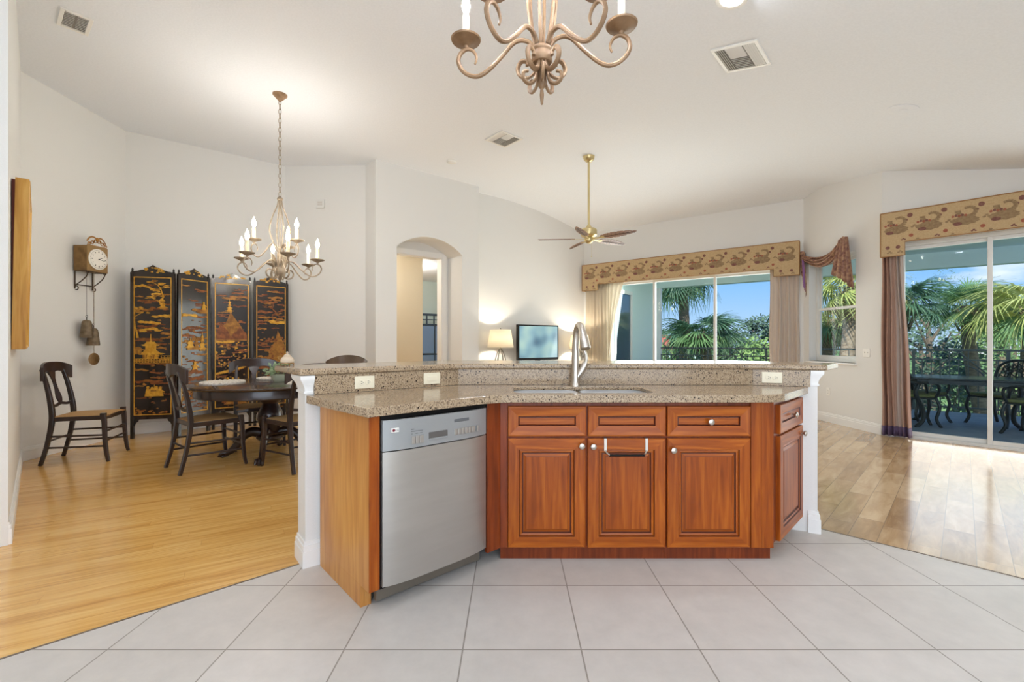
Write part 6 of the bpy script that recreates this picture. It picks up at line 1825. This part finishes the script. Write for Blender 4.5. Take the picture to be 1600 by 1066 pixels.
# ------------------------------------------------------------------ far trees, shrubs and a tiled roof
BARK = noisy('grey_bark', srgb(96, 84, 72), srgb(124, 110, 96), 8, 0.9)
LEAF = [noisy('oak_leaf', srgb(66, 92, 56), srgb(104, 128, 82), 1.2, 0.8), noisy('bright_leaf', srgb(104, 138, 70), srgb(150, 176, 106), 1.2, 0.8), noisy('deep_leaf', srgb(58, 84, 66), srgb(92, 116, 92), 1.2, 0.8)]
def tree(name, label, px, Y, py_top, rw, rh, m, n, seed, leaf=0.16, cat='tree', group='trees beyond the lanai', base=-3.2):
    x, y, ztop = at(px, Y, py_top)
    R = random.Random(seed)
    t = thing(name, label, cat, (x, y, base), 0, group)
    h = ztop - base
    g = G()
    if cat == 'tree':
        g.tube([(0, 0, 0), (0.05, 0, h * 0.4), (0, 0.05, h * 0.75)], [0.18, 0.14, 0.06], 8)
        for k in range(7):
            a = k * 2.4; g.tube([(0.03, 0, h * (0.38 + 0.05 * k)), (rw * 0.6 * cos(a), rw * 0.6 * sin(a), h * (0.58 + 0.05 * k))], [0.06, 0.02], 6)
        g.build('trunk', BARK, t, smooth=True)
    else:
        for k in range(6): g.tube([(0, 0, 0), (rw * 0.5 * cos(k), rw * 0.5 * sin(k), h * 0.7)], [0.03, 0.01], 5)
        g.build('stem', BARK, t)
    g = G()
    cl = []
    for k in range(max(6, int(n / 90))):
        a = R.uniform(0, 2 * pi); q = R.uniform(0, 1) ** 0.5; e = R.uniform(-0.9, 0.95)
        cl.append((rw * q * cos(a) * sqrt(max(0.05, 1 - e * e)), rw * q * sin(a) * sqrt(max(0.05, 1 - e * e)), h - rh + rh * e, R.uniform(0.22, 0.42) * min(rw, rh)))
    for i in range(n):
        c = cl[i % len(cl)]
        d = Vector((R.gauss(0, 1), R.gauss(0, 1), R.gauss(0, 0.8))).normalized() * c[3] * R.uniform(0.5, 1.05)
        p = Vector((c[0], c[1], c[2])) + d
        u = Vector((R.gauss(0, 1), R.gauss(0, 1), R.gauss(0, 1))).normalized(); v = u.orthogonal().normalized()
        l = leaf * R.uniform(0.6, 1.3)
        g.add([p, p + u * l * 0.5 + v * l * 0.35, p + u * l, p + u * l * 0.5 - v * l * 0.35], [(0, 1, 2, 3)])
    g.build('foliage', m, t, fix=False)
    return t
tree('oak_tree', 'airy grey-green oak at the right side of the rear doors, against blue sky', 1200, 26, 497, 1.9, 1.9, LEAF[2], 2200, 1, 0.20)
tree('oak_tree', 'second airy oak left of the first, against blue sky in the rear doors', 1168, 28, 498, 1.6, 1.8, LEAF[2], 1900, 2, 0.20)
tree('oak_tree', 'broad dark oak behind the low fan palm', 1128, 30, 520, 2.6, 1.8, LEAF[0], 2400, 3, 0.22)
tree('oak_tree', 'bushy oak farther left behind the fronds in the rear doors', 1050, 34, 520, 2.4, 1.8, LEAF[0], 1800, 4, 0.24)
tree('shrub', 'bright green shrub below the oaks behind the rear railing', 1180, 18, 535, 1.3, 1.2, LEAF[1], 1800, 5, 0.13, 'shrub', 'shrubs behind the railing')
tree('shrub', 'bright green shrub behind the rear railing at the curtain edge', 1225, 17, 532, 1.3, 1.2, LEAF[1], 1800, 6, 0.13, 'shrub', 'shrubs behind the railing')
tree('shrub', 'pale green shrub at the left end of the rear railing', 1055, 18, 543, 1.2, 1.1, LEAF[1], 1600, 7, 0.13, 'shrub', 'shrubs behind the railing')
tree('shrub', 'green shrub at the foot of the low fan palm', 1120, 17.5, 540, 1.4, 1.2, LEAF[0], 1800, 8, 0.13, 'shrub', 'shrubs behind the railing')
tree('shrub', 'dark shrub filling the gap behind the left patio chair', 1450, 14, 520, 1.7, 2.2, LEAF[2], 3000, 9, 0.13, 'shrub', 'shrubs beyond the right railing')
tree('shrub', 'dark shrub behind the patio table under the green fan palm', 1530, 14.5, 518, 1.8, 2.2, LEAF[0], 3000, 10, 0.13, 'shrub', 'shrubs beyond the right railing')
tree('shrub', 'sunny shrub at the right picture edge under the yellow-green palm', 1600, 14, 515, 1.8, 2.2, LEAF[1], 3000, 11, 0.13, 'shrub', 'shrubs beyond the right railing')
tree('shrub', 'dense shrub below the dry fronds in the side window', 1320, 13, 520, 1.5, 2.0, LEAF[0], 2600, 12, 0.12, 'shrub', 'shrubs beyond the right railing')
tree('bare_tree', 'thin-leaved brown tree above the dark palm at the curtain edge', 1452, 17, 428, 1.3, 1.0, LEAF[0], 1400, 13, 0.055)
tree('oak_tree', 'dark oak deep behind the patio, between curtain and palm', 1440, 20, 480, 2.4, 2.4, LEAF[2], 2600, 14, 0.18)
tree('oak_tree', 'dark oak deep behind the patio, toward the right picture edge', 1585, 21, 470, 2.6, 2.4, LEAF[0], 2600, 15, 0.18)
hx, hy, hz = at(1042, 45, 524)
hs = thing('house', 'distant house with a red tiled hip roof between palm fronds', 'house', (hx, hy, -3.2))
zt = hz + 3.2
G().box(-4, 4, -3, 3, 0, zt - 1.3).build('walls', MT['stucco'], hs)
g = G(); g.add([(-4.5, -3.5, zt - 1.35), (4.5, -3.5, zt - 1.35), (4.5, 3.5, zt - 1.35), (-4.5, 3.5, zt - 1.35), (-1.5, 0, zt), (1.5, 0, zt)], [(0, 1, 5, 4), (1, 2, 5), (2, 3, 4, 5), (3, 0, 4), (0, 3, 2, 1)])
g.build('roof', noisy('red_roof_tile', srgb(178, 92, 76), srgb(206, 120, 98), 6, 0.8), hs)
